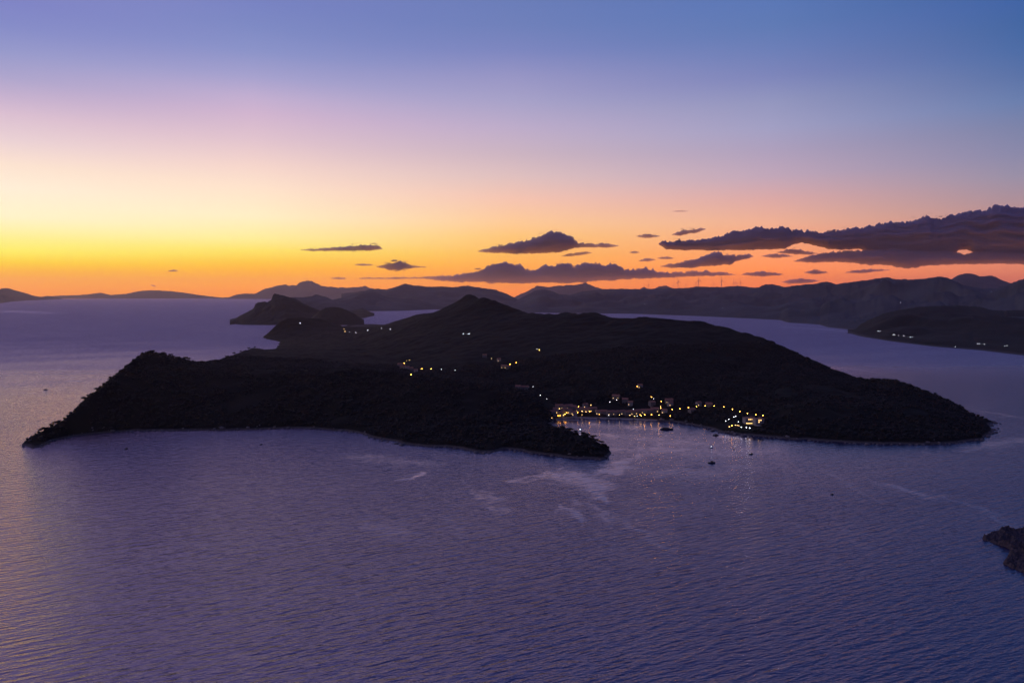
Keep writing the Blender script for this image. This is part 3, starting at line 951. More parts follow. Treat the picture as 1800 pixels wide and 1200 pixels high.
def cloud(top, bot, D, label, puff=1.0, flat=1.0, seed=1, wisps=34):
    """A closed lumpy body between a traced top and bottom, with real depth."""
    rng = np.random.RandomState(seed)
    x0, x1 = top[0][0], top[-1][0]
    px = np.arange(x0, x1 + .01, 0.9)
    yt, yb = interp(top, px), interp(bot, px)
    hh = np.maximum(yb - yt, 0.15)
    U = D / F
    bil = lambda s, o, sd: np.abs(fbm(px / s, np.zeros_like(px) + sd * 3.7, octv=o, seed=seed + sd)) 
    lump = bil(14, 4, 1) * 2.6 + bil(5, 3, 2) * 1.3 - 1.4
    env = np.clip(hh / 9.0, 0.28, 1.2)
    yt = yt - np.clip(lump, -.2, 1) * env * puff * .08
    yb = yb + (fbm(px / 9, px * 0, octv=4, seed=seed + 5) * 0.9 + fbm(px / 2.3, px * 0, octv=2, seed=seed + 6) * 0.6) * env * flat
    mid = (yt + yb) / 2
    half = np.maximum((yb - yt) / 2, 0.12)
    nang = 44 if hh.max() > 40 else 30
    th = np.arange(nang) * 2 * math.pi / nang
    ct, st = np.cos(th), np.sin(th)
    PX = px[:, None] + 0 * th
    HZ = half[:, None] * st[None, :]
    dep = (np.sqrt(half * 9.0) + half * 0.7)[:, None] * ct[None, :]
    big = min(max(hh.max() / 16.0, 1.0), 4.0)
    nz = fbm(PX / 9.0 / big ** 1.5, HZ / 6.0, dep / 14.0 / big, octv=4, seed=seed + 8, gain=.55)
    bump_ = np.abs(fbm(PX / 11, HZ / 14, dep / 26, octv=3, seed=seed + 1)) * 3.0 + np.abs(fbm(PX / 3.6, HZ / 8, dep / 16, octv=3, seed=seed + 2)) * 2.1 + fbm(PX / 1.9, HZ / 3, dep / 12, octv=2, seed=seed + 3) * 0.3 - 1.9
    bump_ = 3.0 * np.tanh(bump_ / 2.4)
    upw = np.clip(st, 0, 1)[None, :] ** (.7 if hh.max() < 40 else 2.5)
    HZ = HZ + bump_ * env[:, None] * puff * upw
    k = 1 + (0.06 if hh.max() < 40 else 0.025) * nz * (0.35 + 0.65 * np.abs(ct))[None, :]
    HZ, dep = HZ * k, dep * k * (1 + 0.12 * nz)
    PX = PX + 0.7 * env[:, None] * fbm(PX / 4.0, HZ / 3.0, dep / 4, octv=3, seed=seed + 12)
    py = mid[:, None] - HZ
    Yd = D + dep * U
    cp, sp = math.cos(PITCH), math.sin(PITCH)
    b = (600 - py) / F
    d1, d2 = cp + b * sp, -sp + b * cp
    V_ = np.stack([(PX - 900) / F / d1 * Yd, Yd, CAM_H + d2 / d1 * Yd], -1).reshape(-1, 3)
    Q_ = grid_quads(len(px), nang, wrap_v=True)
    Vs, Qs, off = [V_], [Q_], len(V_)
    # end caps
    # loose shreds along the margin
    for _ in range(wisps):
        i = rng.randint(2, len(px) - 2)
        e = half[i]
        up = rng.rand() < .7
        cx, cy = px[i] + rng.uniform(-3, 3), (yt[i] - rng.uniform(.0, 2.6) * env[i] * 1.4) if up else yb[i] + rng.uniform(0, 1.5)
        rx, ry = rng.uniform(1.0, 4.6) * (0.5 + env[i]), rng.uniform(.4, 1.2) * (0.4 + env[i])
        a_, b_ = np.meshgrid(np.linspace(0, math.pi, 8), np.arange(10) * 2 * math.pi / 10, indexing='ij')
        sx, sy, sz = np.sin(a_) * np.cos(b_), np.cos(a_), np.sin(a_) * np.sin(b_)
        kk = 1 + .45 * fbm(sx * 1.3 + cx, sy * 1.3 + cy, sz * 1.3, octv=3, seed=seed)
        qx, qy, qd = cx + sx * rx * kk, cy - sy * ry * kk, D + sz * rx * 2.5 * U * kk
        b = (600 - qy) / F
        d1, d2 = cp + b * sp, -sp + b * cp
        Vs.append(np.stack([(qx - 900) / F / d1 * qd, qd, CAM_H + d2 / d1 * qd], -1).reshape(-1, 3))
        Qs.append(grid_quads(8, 10, wrap_v=True) + off)
        off += 80
    V_, Q_ = np.concatenate(Vs), np.concatenate(Qs)
    base = V_.mean(0)
    me_ = fast_mesh('cloud', V_ - base, Q_)
    smooth(me_)
    o = link_mesh('cloud', me_, M['bank' if hh.max() > 40 else 'cloud'])
    o.location = base
    return tag(o, label, 'cloud', 'dark evening clouds above the hills')


def lens(x0, x1, yc, h, lean=0.0):
    """Top and bottom of a small shred."""
    xs = np.linspace(x0, x1, 7)
    e = np.array([0, .55, .9, 1, .8, .5, 0])
    tp = [(a, yc - h * .6 * b + lean * (a - (x0 + x1) / 2)) for a, b in zip(xs, e)]
    bt = [(a, yc + h * .4 * b + lean * (a - (x0 + x1) / 2)) for a, b in zip(xs, e)]
    return tp, bt


if CLOUDS:
    cloud([(528, 439), (545, 437.5), (570, 436), (600, 433), (620, 432.5), (633, 430.5), (650, 430), (660, 430.5), (667, 432), (673, 437)],
          [(528, 440), (550, 441.5), (600, 441), (650, 441), (673, 438)], 54000, 'long thin flat cloud alone above the far mountains, left of the heaped clouds', .7, .5, 101)
    cloud([(662, 469), (672, 465), (684, 463), (693, 461), (703, 458.5), (712, 461), (722, 466), (734, 467.5), (750, 469)],
          [(662, 470), (680, 473), (690, 476), (702, 475), (720, 471.5), (750, 470)], 56000, 'small heaped cloud below the long thin cloud', .8, .9, 102)
    cloud(*lens(620, 660, 465.5, 4), 56000, 'small flat shred of cloud just left of the small heaped cloud', .6, .6, 103, 4)
    cloud([(632, 489), (645, 487.5), (660, 488), (700, 487.5), (740, 487), (765, 486.5), (790, 484), (812, 480), (833, 477), (852, 473), (863, 468), (872, 462), (884, 459), (898, 462), (914, 466), (922, 471), (935, 475),
           (948, 469), (960, 467), (976, 466), (988, 462), (1000, 464), (1010, 471), (1016, 465), (1024, 462), (1047, 461.5), (1060, 466), (1070, 463), (1080, 462), (1090, 468), (1100, 474), (1120, 473.5),
           (1135, 471), (1146, 473), (1156, 477), (1180, 479), (1200, 479.5), (1216, 477.5), (1230, 476), (1245, 477), (1262, 478.5), (1280, 480.5), (1296, 483)],
          [(632, 490.5), (700, 490.5), (745, 490), (780, 494), (810, 496.5), (850, 496), (870, 498), (920, 498.5), (950, 497), (1000, 497.5), (1050, 494.5), (1100, 491), (1150, 489), (1190, 487.5),
           (1230, 485.5), (1262, 485), (1296, 483.5)], 60000, 'long low bank of heaped clouds right above the far hills', 1.3, .8, 104, 40)
    cloud([(840, 441.5), (852, 437.5), (866, 434), (880, 431), (895, 427), (915, 424), (932, 421), (942, 418), (955, 411), (967, 407), (984, 406.5), (996, 411), (1003, 415), (1010, 421), (1016, 426), (1034, 428), (1050, 429),
           (1066, 427.5), (1078, 429), (1088, 432)],
          [(840, 443), (866, 444.5), (900, 445.5), (935, 446.5), (960, 444.5), (985, 443.5), (1000, 439), (1015, 435.5), (1040, 435), (1066, 435.5), (1088, 433)], 54000,
          'domed purple cloud with a thin tail to its right, above the long low bank', 1.1, .7, 105, 22)
    cloud([(986, 450), (1000, 446), (1016, 444), (1030, 441.5), (1041, 444)], [(986, 450.7), (1005, 450.5), (1025, 448), (1041, 445)], 54000, 'narrow slanting cloud under the tail of the domed cloud', .6, .6, 106, 4)
    cloud(*lens(1117, 1162, 415.5, 7), 53000, 'small wispy cloud between the domed cloud and the big dark bank', .8, .8, 107, 6)
    cloud([(1181, 412), (1190, 407), (1200, 404), (1210, 405), (1222, 402), (1234, 400), (1241, 402)], [(1181, 413.5), (1195, 414.5), (1210, 411), (1225, 410), (1241, 403)], 53000,
          'ragged little cloud above the left end of the big dark bank', 1.0, 1.0, 108, 8)
    cloud([(1160, 467.5), (1175, 465), (1195, 461), (1212, 458), (1225, 453), (1238, 449), (1246, 445), (1256, 442), (1264, 442.5), (1274, 448), (1290, 449), (1306, 447), (1318, 446.5), (1325, 450)],
          [(1160, 468.5), (1180, 471), (1215, 470.5), (1240, 468), (1270, 465.5), (1284, 466), (1290, 461), (1312, 456), (1325, 451)], 55000,
          'wedge shaped cloud under the left end of the big dark bank', 1.1, .8, 109, 16)
    cloud(*lens(1122, 1154, 457.5, 6, -.08), 55000, 'tiny cloud shred left of the wedge shaped cloud', .7, .7, 110, 4)
    cloud(*lens(1154, 1186, 454, 5), 55000, 'tiny flat cloud touching the top left of the wedge shaped cloud', .6, .6, 111, 3)
    cloud([(1158, 428), (1166, 424), (1176, 425), (1188, 423), (1202, 423.5), (1225, 421.5), (1245, 419), (1262, 415.5), (1275, 412), (1288, 409), (1300, 407), (1312, 404), (1325, 401), (1337, 398.5), (1346, 402), (1360, 401),
           (1372, 398.5), (1384, 401), (1392, 406.5), (1399, 403.5), (1412, 407), (1425, 406), (1440, 409), (1455, 408), (1475, 406), (1488, 403), (1500, 400), (1516, 400.5), (1532, 398), (1548, 394), (1562, 391.5),
           (1572, 394), (1582, 393), (1596, 390), (1612, 385), (1624, 381), (1633, 378.5), (1640, 385), (1655, 384), (1668, 380), (1687, 374.5), (1705, 372), (1720, 371), (1734, 370), (1744, 364), (1755, 360.5), (1765, 361),
           (1776, 364), (1790, 366), (1800, 364), (1840, 352), (1900, 345), (1980, 352), (2060, 372), (2120, 400)],
          [(1158, 430), (1170, 438), (1200, 440), (1250, 440.5), (1300, 440), (1330, 439), (1360, 438.5), (1380, 437), (1395, 430), (1408, 427), (1425, 430), (1445, 435), (1455, 437.5), (1480, 438.5), (1508, 438),
           (1530, 442), (1600, 446), (1678, 446), (1685, 440), (1698, 439), (1706, 442), (1712, 447), (1800, 452), (1900, 450), (2000, 440), (2120, 402)], 52000,
          'big dark cloud bank rising to the right border', 1.3, .6, 112, 46)
    cloud([(1395, 459), (1410, 453), (1425, 448), (1440, 446), (1460, 443), (1482, 442), (1505, 441.5), (1520, 439), (1560, 438), (1660, 440), (1678, 443), (1690, 446), (1702, 446), (1712, 441), (1760, 442), (1800, 444),
           (1900, 442), (2000, 448), (2080, 456)],
          [(1395, 460), (1430, 461.5), (1470, 460.5), (1495, 461.5), (1512, 465), (1560, 466.5), (1580, 470), (1596, 472), (1612, 469.5), (1637, 466.5), (1690, 465), (1725, 464), (1770, 464), (1800, 465), (1900, 466),
           (2000, 464), (2080, 458)], 51000, 'lower layer of the dark bank, flat underneath, above the mainland ridge', .8, .7, 113, 26)
    cloud([(1366, 443), (1378, 440), (1390, 437), (1402, 438), (1416, 441), (1428, 443), (1440, 446)], [(1366, 444), (1382, 446.5), (1400, 448), (1420, 447.5), (1440, 446.7)], 53000,
          'ragged cloud piece in the gap between the two layers of the dark bank', .9, .8, 114, 8)
    cloud(*lens(1336, 1396, 450.5, 7), 54000, 'flat cloud strip below the gap in the dark bank', .7, .7, 115, 6)
    cloud(*lens(1300, 1380, 482.5, 9), 58000, 'flat spindle shaped cloud right of the long low bank', .8, .8, 116, 8)
    cloud(*lens(1372, 1442, 495, 9, -.03), 60000, 'pale low cloud resting just above the mainland ridge', .6, .6, 117, 6)
    cloud(*lens(1412, 1458, 479, 7), 58000, 'tiny broken cloud above the pale low cloud', .9, .9, 118, 8)
    cloud(*lens(1482, 1566, 477, 6, -.06), 58000, 'thin broken cloud line under the flat base of the dark bank', .9, .9, 119, 10)
    cloud(*lens(294, 316, 476, 3.4), 58000, 'tiny dark cloud fleck over the bright sea horizon', .6, .6, 120, 3)
    cloud(*lens(264, 275, 502.5, 2.6, .2), 58000, 'tiniest cloud speck close above the sea horizon', .6, .6, 121, 2)
    cloud(*lens(580, 611, 489.5, 4), 58000, 'small cloud fleck right over the highest far mountain', .7, .7, 122, 4)
    cloud(*lens(1105, 1125, 444, 4), 55000, 'faint cloud fleck between the domed cloud and the wedge shaped cloud', .8, .8, 123, 4)
    cloud(*lens(1180, 1212, 371.5, 2.2), 55000, 'lone faint cloud streak high above the dark bank', .5, .5, 124, 2)


# ------------------------------------------------------------------ forest and trees
def crown_puff(rng, n=1):
    pass


ico_v, ico_f = None, None


def icosphere():
    g = (1 + 5 ** .5) / 2
    v = [(-1, g, 0), (1, g, 0), (-1, -g, 0), (1, -g, 0), (0, -1, g), (0, 1, g), (0, -1, -g), (0, 1, -g), (g, 0, -1), (g, 0, 1), (-g, 0, -1), (-g, 0, 1)]
    f = [(0, 11, 5), (0, 5, 1), (0, 1, 7), (0, 7, 10), (0, 10, 11), (1, 5, 9), (5, 11, 4), (11, 10, 2), (10, 7, 6), (7, 1, 8), (3, 9, 4), (3, 4, 2), (3, 2, 6), (3, 6, 8), (3, 8, 9), (4, 9, 5), (2, 4, 11),
         (6, 2, 10), (8, 6, 7), (9, 8, 1)]
    v = [Vector(a).normalized() for a in v]
    cache = {}
    f2 = []

    def mid_(a, b):
        k = (min(a, b), max(a, b))
        if k not in cache:
            v.append((v[a] + v[b]).normalized())
            cache[k] = len(v) - 1
        return cache[k]
    for a, b, c_ in f:
        ab, bc, ca_ = mid_(a, b), mid_(b, c_), mid_(c_, a)
        f2 += [(a, ab, ca_), (b, bc, ab), (c_, ca_, bc), (ab, bc, ca_)]
    return np.array([tuple(a) for a in v]), np.array(f2)


ico_v, ico_f = icosphere()
rng = np.random.RandomState(5)
NEAR_N = 34000
cx_ = rng.uniform(isl.X.min(), isl.X.max(), 400000)
cy_ = rng.uniform(isl.Y.min(), isl.Y.min() + 900, 400000)
ch_ = isl.height(cx_, cy_)
dens = fbm(cx_ / 70, cy_ / 70, octv=3, seed=77)
VILLAGE = np.array([at(px, 0, D)[:2] for px, D in [(985, 1230), (1010, 1240), (1040, 1245), (1080, 1245), (1110, 1240), (1140, 1240), (1170, 1235), (1320, 1100), (1290, 1090)]])
dv = np.min(np.hypot(cx_[:, None] - VILLAGE[None, :, 0], cy_[:, None] - VILLAGE[None, :, 1]), 1)
ok = (ch_ > 4.2) & (dens > -0.8) & (dv > 34)
idx = np.nonzero(ok)[0][:NEAR_N]
sc_ = 1.0 + 1.5 * rng.rand(len(idx)) ** 2 + 0.5 * np.clip(dens[idx], 0, 1)
jit = 1 + rng.uniform(-.34, .34, (len(idx), len(ico_v), 1))
VV = ico_v[None] * jit * sc_[:, None, None] * np.array([1.1, 1.1, 0.85])
VV = VV + np.stack([cx_[idx], cy_[idx], ch_[idx] + sc_ * 0.75], -1)[:, None, :]
FF = ico_f[None] + (np.arange(len(idx)) * len(ico_v))[:, None, None]
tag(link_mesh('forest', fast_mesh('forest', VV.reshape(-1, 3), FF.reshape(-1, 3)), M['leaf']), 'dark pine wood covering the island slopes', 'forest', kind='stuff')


# loose rocks along the waterline of the near shore
sp = densify(np.array(coast[:30] + coast[35:62]), 2.0)
sp = sp[rng.rand(len(sp)) < .55] + rng.normal(0, 1, (1, 3)) * 0
n_ = len(sp)
sr = 0.5 + 2.2 * rng.rand(n_) ** 3
off_ = rng.normal(0, 3.0, (n_, 2))
RV = ico_v[None] * (1 + rng.uniform(-.35, .35, (n_, len(ico_v), 1))) * sr[:, None, None] * np.array([1.3, 1.3, .8])
RV = RV + np.stack([sp[:, 0] + off_[:, 0], sp[:, 1] + off_[:, 1], np.maximum(isl.height(sp[:, 0] + off_[:, 0], sp[:, 1] + off_[:, 1]), 0) * .8 + .1], -1)[:, None, :]
RF = ico_f[None] + (np.arange(n_) * len(ico_v))[:, None, None]
tag(link_mesh('shore_rocks', fast_mesh('shore_rocks', RV.reshape(-1, 3), RF.reshape(-1, 3)), mat_simple('shore_rock', (0.13, 0.115, 0.105), 0.9, 0.35, 0.8)), 'broken rocks along the waterline of the near shore', 'rocks', kind='stuff')


def make_tree(seed, lean):
    """An umbrella pine seen against the water: leaning trunk, limbs and a flat-topped crown of leaf clumps with gaps."""
    r = random.Random(seed)
    root = empty('pine_tree', (0, 0, 0))
    tk = MB()
    topx = lean * 1.4
    tk.tube([(0, 0, -1.5), (lean * .3, 0, 1.5), (lean * .9, .1, 3.4), (topx, .2, 5.0)], [.30, .24, .17, .10], 7)
    tips = []
    for k in range(6):
        a = k * 1.05 + r.uniform(-.3, .3)
        L = r.uniform(1.3, 2.4)
        b = (lean * .9 + r.uniform(0, .3), .1, 3.2 + r.uniform(0, 1.0))
        e = (b[0] + L * math.cos(a), b[1] + L * math.sin(a), b[2] + r.uniform(.9, 1.7))
        tk.tube([b, ((b[0] + e[0]) / 2, (b[1] + e[1]) / 2, b[2] + .35), e], [.10, .07, .03], 5)
        tips.append(e)
    tips.append((topx, .2, 5.4))
    tk.build('trunk', M['bark'], root)
    cr = MB()
    for e in tips:
        for _ in range(90):
            c_ = Vector((e[0] + r.gauss(0, .8), e[1] + r.gauss(0, .8), e[2] + r.gauss(-.1, .5)))
            s_ = r.uniform(.2, .45)
            u = Vector((r.gauss(0, 1), r.gauss(0, 1), r.gauss(0, .6))).normalized()
            w = u.cross(Vector((r.gauss(0, 1), r.gauss(0, 1), r.gauss(0, 1)))).normalized()
            cr.add([c_ - u * s_ - w * s_ * .5, c_ + u * s_ - w * s_ * .5, c_ + u * s_ * .8 + w * s_ * .6, c_ - u * s_ * .7 + w * s_ * .5], [(0, 1, 2, 3)])
    cr.build('crown', M['leaf'], root)
    return root


tree_protos = [make_tree(1, .7), make_tree(2, -.5), make_tree(3, .1)]
tree_used = [0, 0, 0]
TREES = [
    ('west tip', 'low west tip', [(62, 1.0), (67, 1.25), (75, .8), (82, 1.05), (89, .95), (97, .7)]),
    ('west slope', 'steep slope above the west tip', [(117, .8), (141, 1.0), (148, .8), (165, 1.1), (172, .9), (178, 1.0), (187, .7)]),
    ('west summit', 'ridge right of the west summit', [(268, .8), (282, 1.1), (286, 1.2), (298, 1.15), (301, .85), (304, .8), (312, 1.0), (320, .8), (324, 1.25), (329, 1.1)]),
    ('saddle ridge', 'ridge behind the west summit', [(352, .9), (377, .8), (396, 1.0), (410, 1.1), (421, .9), (436, 1.1), (447, .9)]),
    ('tongue', 'wooded tongue closing the bay', [(990, 1.0), (1004, 1.1), (1013, .9), (1026, 1.1), (1035, 1.0), (1044, 1.2), (1052, .9), (1059, 1.0), (1065, .8)]),
]
for gname, where, items in TREES:
    for i, (px, s_) in enumerate(items):
        k = (i + len(gname)) % 3
        o = tree_protos[k] if not tree_used[k] else copy_tree(tree_protos[k])
        tree_used[k] += 1
        q = isl.skyline(px, 1085 if gname == 'tongue' else 2400)
        o.location = (q[0], q[1], q[2] - 1.2)
        o.rotation_euler = (0, 0, random.uniform(0, 6.28))
        o.scale = (s_ * 1.15, s_ * 1.15, s_)
        size = 'tall' if s_ > 1.05 else ('small' if s_ < .85 else 'middling')
        tag(o, f"{size} dark pine on the {where}, {ORD[i]} of {len(items)} from left", 'tree', 'single pines standing out along the ridges')


# ------------------------------------------------------------------ street lamps
def make_lamp(colname, colr, strength, arm=True):
    root = empty('street_lamp', (0, 0, 0))
    pl = MB()
    pl.tube([(0, 0, -0.4), (0, 0, 4.6)], [.09, .06], 6)
    if arm:
        pl.tube([(0, 0, 4.5), (0, -.35, 4.85), (0, -.8, 4.9)], [.05, .045, .04], 6)
    pl.build('pole', M['metal'], root)
    hd = MB()
    hd.tube([(0, -.8, 5.02), (0, -.8, 5.16)], [.62, .2], 10)
    shade = hd.build('lamp_head', M['metal'], root)
    bl = MB()
    bl.ball((0, -.8, 4.72), .5, 8, 6)
    bl.build('bulb', mat_emit('lamp_' + colname, colr, strength), shade, True)
    return root


BASE = {'amber': (AMBER, 30.0), 'warm': (WARM, 11.0), 'white': (COOL, 9.0)}
protos = {}


def lamp(kind, px, py, label, group, power=1.0, terr=None, pt=None):
    terr = terr or isl
    q = terr.drop(px, py, 4.7) if pt is None else pt
    key = (kind, power)
    if key not in protos:
        protos[key] = make_lamp(kind, BASE[kind][0], BASE[kind][1] * power)
        o = protos[key]
    else:
        o = copy_tree(protos[key])
    o.location = tuple(q)
    o.rotation_euler = (0, 0, random.uniform(-.5, .5))
    tag(o, label, 'street lamp', group)
    return o


ROWS = [
    ('lamps on the rising road right of the bay', 'amber lamp on the curving road right of the bay',
     [('amber', 1171, 719, 1), ('amber', 1181.5, 719, 1), ('amber', 1195, 718, 1), ('amber', 1209.5, 716, 1), ('amber', 1224, 714, 1), ('amber', 1239.6, 713, 1), ('amber', 1255, 713, 1), ('amber', 1272, 715, 1),
      ('amber', 1287, 719, 1), ('amber', 1300, 723, 1), ('amber', 1314, 726, 1), ('amber', 1328, 728.5, 1), ('amber', 1341, 729.7, 1)]),
    ('lamps stacked up the village lane', 'lamp in the upright row above the waterfront',
     [('amber', 1162.4, 705, 1), ('warm', 1161, 714, 1), ('amber', 1161.5, 717, 1), ('amber', 1163.5, 719.5, 1)]),
    ('lamps along the bay waterfront', 'lamp on the waterfront of the bay',
     [('amber', 1054, 728, .6), ('white', 1069.7, 730, .5), ('warm', 1088.7, 729, 1), ('warm', 1107, 730, 1), ('warm', 1115, 731, 1), ('white', 1120, 731, .5), ('amber', 1125, 728.5, .6), ('warm', 1127, 731, 1),
      ('amber', 1133, 729, 1), ('amber', 1145, 728.5, 1), ('amber', 1157.8, 729, 1), ('amber', 1177.8, 731, 1)]),
    ('lamps crowding the village at the left end of the bay', 'lamp among houses left of the bay',
     [('warm', 970, 734.7, .5), ('warm', 978.7, 717.7, 1), ('warm', 978.7, 725.6, .6), ('amber', 980.8, 733.3, 1), ('warm', 983.3, 718, 1), ('amber', 984, 732, 1), ('warm', 987, 730.8, .6), ('amber', 990, 724, 1),
      ('warm', 990.5, 729.4, 1), ('amber', 993, 728, 1), ('warm', 995.6, 719, 1), ('amber', 996, 725, 1), ('warm', 1005.5, 721.3, 1), ('warm', 1005.5, 727, .5), ('amber', 1015.8, 725.2, 1), ('amber', 1016.6, 714, 1),
      ('warm', 1024, 723, 1), ('warm', 1023, 728.5, .5), ('warm', 1030, 723.6, 1), ('amber', 1036, 722.4, 1.6), ('warm', 1038.8, 711.7, 1)]),
    ('lone lamps on the slope above the village', 'lamp on the slope above the village',
     [('white', 1072, 706, 1), ('white', 1084, 702.6, 1), ('white', 1113, 719, .5), ('amber', 1119.5, 679, 1), ('amber', 1144.7, 697.6, 1), ('white', 1149, 700.5, .6)]),
    ('white lamps on the path down to the bay', 'white lamp on the path down to the bay',
     [('white', 937, 679.3, .7), ('white', 950, 694, 1), ('white', 961, 700.5, .7)]),
    ('lamps in the inland valley', 'lamp of the inland valley hamlet',
     [('amber', 710.5, 638, 3), ('warm', 720, 633, 1), ('warm', 715, 633.8, .6), ('amber', 723, 658.3, 2), ('amber', 742, 648, 2), ('amber', 758, 648, 2), ('white', 776, 649, 1), ('white', 800, 650.5, 1)]),
    ('lamps on the slope under the peaks', 'lamp on the slope under the peaks',
     [('white', 815, 586.5, 3.5), ('white', 824.5, 586.5, 4), ('warm', 864, 630, 2), ('amber', 896.5, 640, 2), ('amber', 907, 637, 2), ('white', 943.5, 613, 1), ('amber', 948, 615.3, 2)]),
    ('far white lamps at the second village', 'tiny white lamp of the far village',
     [('warm', 605, 578.5, 5), ('warm', 607, 582.5, 4), ('white', 615.5, 583.5, 3.5), ('white', 625.5, 584, 4), ('white', 647, 580, 5), ('white', 670.5, 577, 3.5), ('white', 686, 578.3, 4)]),
    ('white lamps round the hotel jetty', 'white lamp beside the hotel jetty',
     [('white', 1275.4, 739.6, 1), ('white', 1281, 736.6, 1), ('white', 1290, 732.5, 1), ('white', 1293, 731.2, 1), ('white', 1298, 740.8, .6), ('warm', 1282, 750, 1), ('amber', 1286.5, 747.4, 1), ('warm', 1293, 746.8, 1),
      ('warm', 1296, 747.2, .6), ('warm', 1299, 747.6, .6), ('white', 1303.4, 750.3, 1.6), ('white', 1312, 750.9, 1.6), ('white', 1318, 752, 1.6)]),
]
HUE = {'amber': 'amber', 'warm': 'warm white', 'white': 'cold white'}
for group, text, items in ROWS:
    for i, (k, px, py, pw) in enumerate(items):
        n_ = f"{ORD[i]} of {len(items)} from the left" if i < len(ORD) else "rightmost of its crowd"
        lab = text if text.startswith(HUE[k]) or text.startswith(('white lamp', 'tiny white')) else HUE[k] + ' ' + text
        lamp(k, px, py, f"{lab}, {n_}", group, pw)
lamp('white', 528, 568, 'lone white lamp on the far round hill at the island west end', 'lone far lamps', 7)


def lamp_on(px, py, Y, label, group, pw):
    q = at(px, py, Y)
    q[2] -= 4.7
    lamp('white', px, py, label, group, pw, pt=q)


def shore_D(px, py, back=60):
    return 264000.0 / (py - HY)


# lamps across the water: their ground is rebuilt from the same ridge shapes by casting a ray down
def ray_ground(px, py):
    """Where the pixel's ray meets the built land across the channel."""
    dg = bpy.context.evaluated_depsgraph_get()
    d = pix_dir(px, py)
    hit, loc, *_ = SC.ray_cast(dg, (0, 0, CAM_H), Vector(d).normalized())
    return np.array(loc)


def hide_haze_cast(px, py):
    q = ray_ground(px, py)
    return q


FAR = [('lamps along the shore of the wooded headland', 'white lamp on the wooded headland shore',
        [(1543, 582.5, 2), (1546, 583.3, 1.6), (1569, 589, 2.6), (1572, 589.6, 1.6), (1579, 591, 2), (1588, 592, 2), (1600, 593.6, 2), (1603.5, 593.8, 1.6), (1678, 611, 1), (1717.5, 605.8, 2), (1720.5, 605.8, 2),
         (1729, 606.5, 1.6), (1765, 609.8, 1), (1769, 609.6, 1)]),
       ('lamps on the mainland slope', 'tiny white lamp on the mainland slope',
        [(942, 529.5, 8), (1109, 527, 12), (1132, 535, 14), (1270, 541.5, 18), (1582, 533, 4), (1741, 513.5, 14)])]
bpy.context.view_layer.update()
for group, text, items in FAR:
    for i, (px, py, pw) in enumerate(items):
        q = ray_ground(px, py)
        lamp('white', px, py, f"{text}, {ORD[i]} of {len(items)} from the left", group, pw, pt=(q[0], q[1] - 3, q[2] - .3))


# ------------------------------------------------------------------ houses
def make_house(w, d, h, wallm, lit=0, storeys=2):
    root = empty('stone_house', (0, 0, 0))
    wl = MB()
    rh = d * .30
    wl.add([(-w / 2, -d / 2, -3), (w / 2, -d / 2, -3), (w / 2, d / 2, -3), (-w / 2, d / 2, -3), (-w / 2, -d / 2, h), (w / 2, -d / 2, h), (w / 2, d / 2, h), (-w / 2, d / 2, h), (-w / 2, 0, h + rh), (w / 2, 0, h + rh)],
           [(0, 1, 5, 4), (2, 3, 7, 6), (1, 2, 6, 9, 5), (3, 0, 4, 8, 7), (3, 2, 1, 0)])
    wl.build('wall', wallm, root)
    rf = MB()
    o_ = .45
    for s_ in (-1, 1):
        a, b = (s_ * (d / 2 + o_), h - rh * o_ / (d / 2)), (0, h + rh)
        v = [(-w / 2 - o_, a[0], a[1] + .03), (w / 2 + o_, a[0], a[1] + .03), (w / 2 + o_, b[0], b[1] + .03), (-w / 2 - o_, b[0], b[1] + .03)]
        v += [(x, y, z + .22) for x, y, z in v]
        rf.add(v, [(3, 2, 1, 0), (4, 5, 6, 7), (0, 1, 5, 4), (1, 2, 6, 5), (2, 3, 7, 6), (3, 0, 4, 7)])
    roof = rf.build('roof', M['roof'], root)
    ch = MB()
    ch.box((w * .28, d * .12, h + rh * .9), (.7, .7, 1.6))
    ch.build('chimney', wallm, roof)
    dr = MB()
    dr.box((0, -d / 2 - .04, 1.05), (1.1, .1, 2.1))
    dr.build('door', M['wood'], root)
    k = 0
    for st_ in range(storeys):
        for x in (-w * .32, w * .32) if st_ == 0 else (-w * .32, 0, w * .32):
            wm = MB()
            wm.box((x, -d / 2 - .04, 1.5 + st_ * 2.8), (1.0, .1, 1.3))
            win = wm.build('window', M['lit_window'] if k < lit else M['glass'], root)
            fr = MB()
            fr.box((x, -d / 2 - .05, .79 + st_ * 2.8), (1.3, .24, .12))
            fr.build('sill', M['stone'], win)
            k += 1
    return root


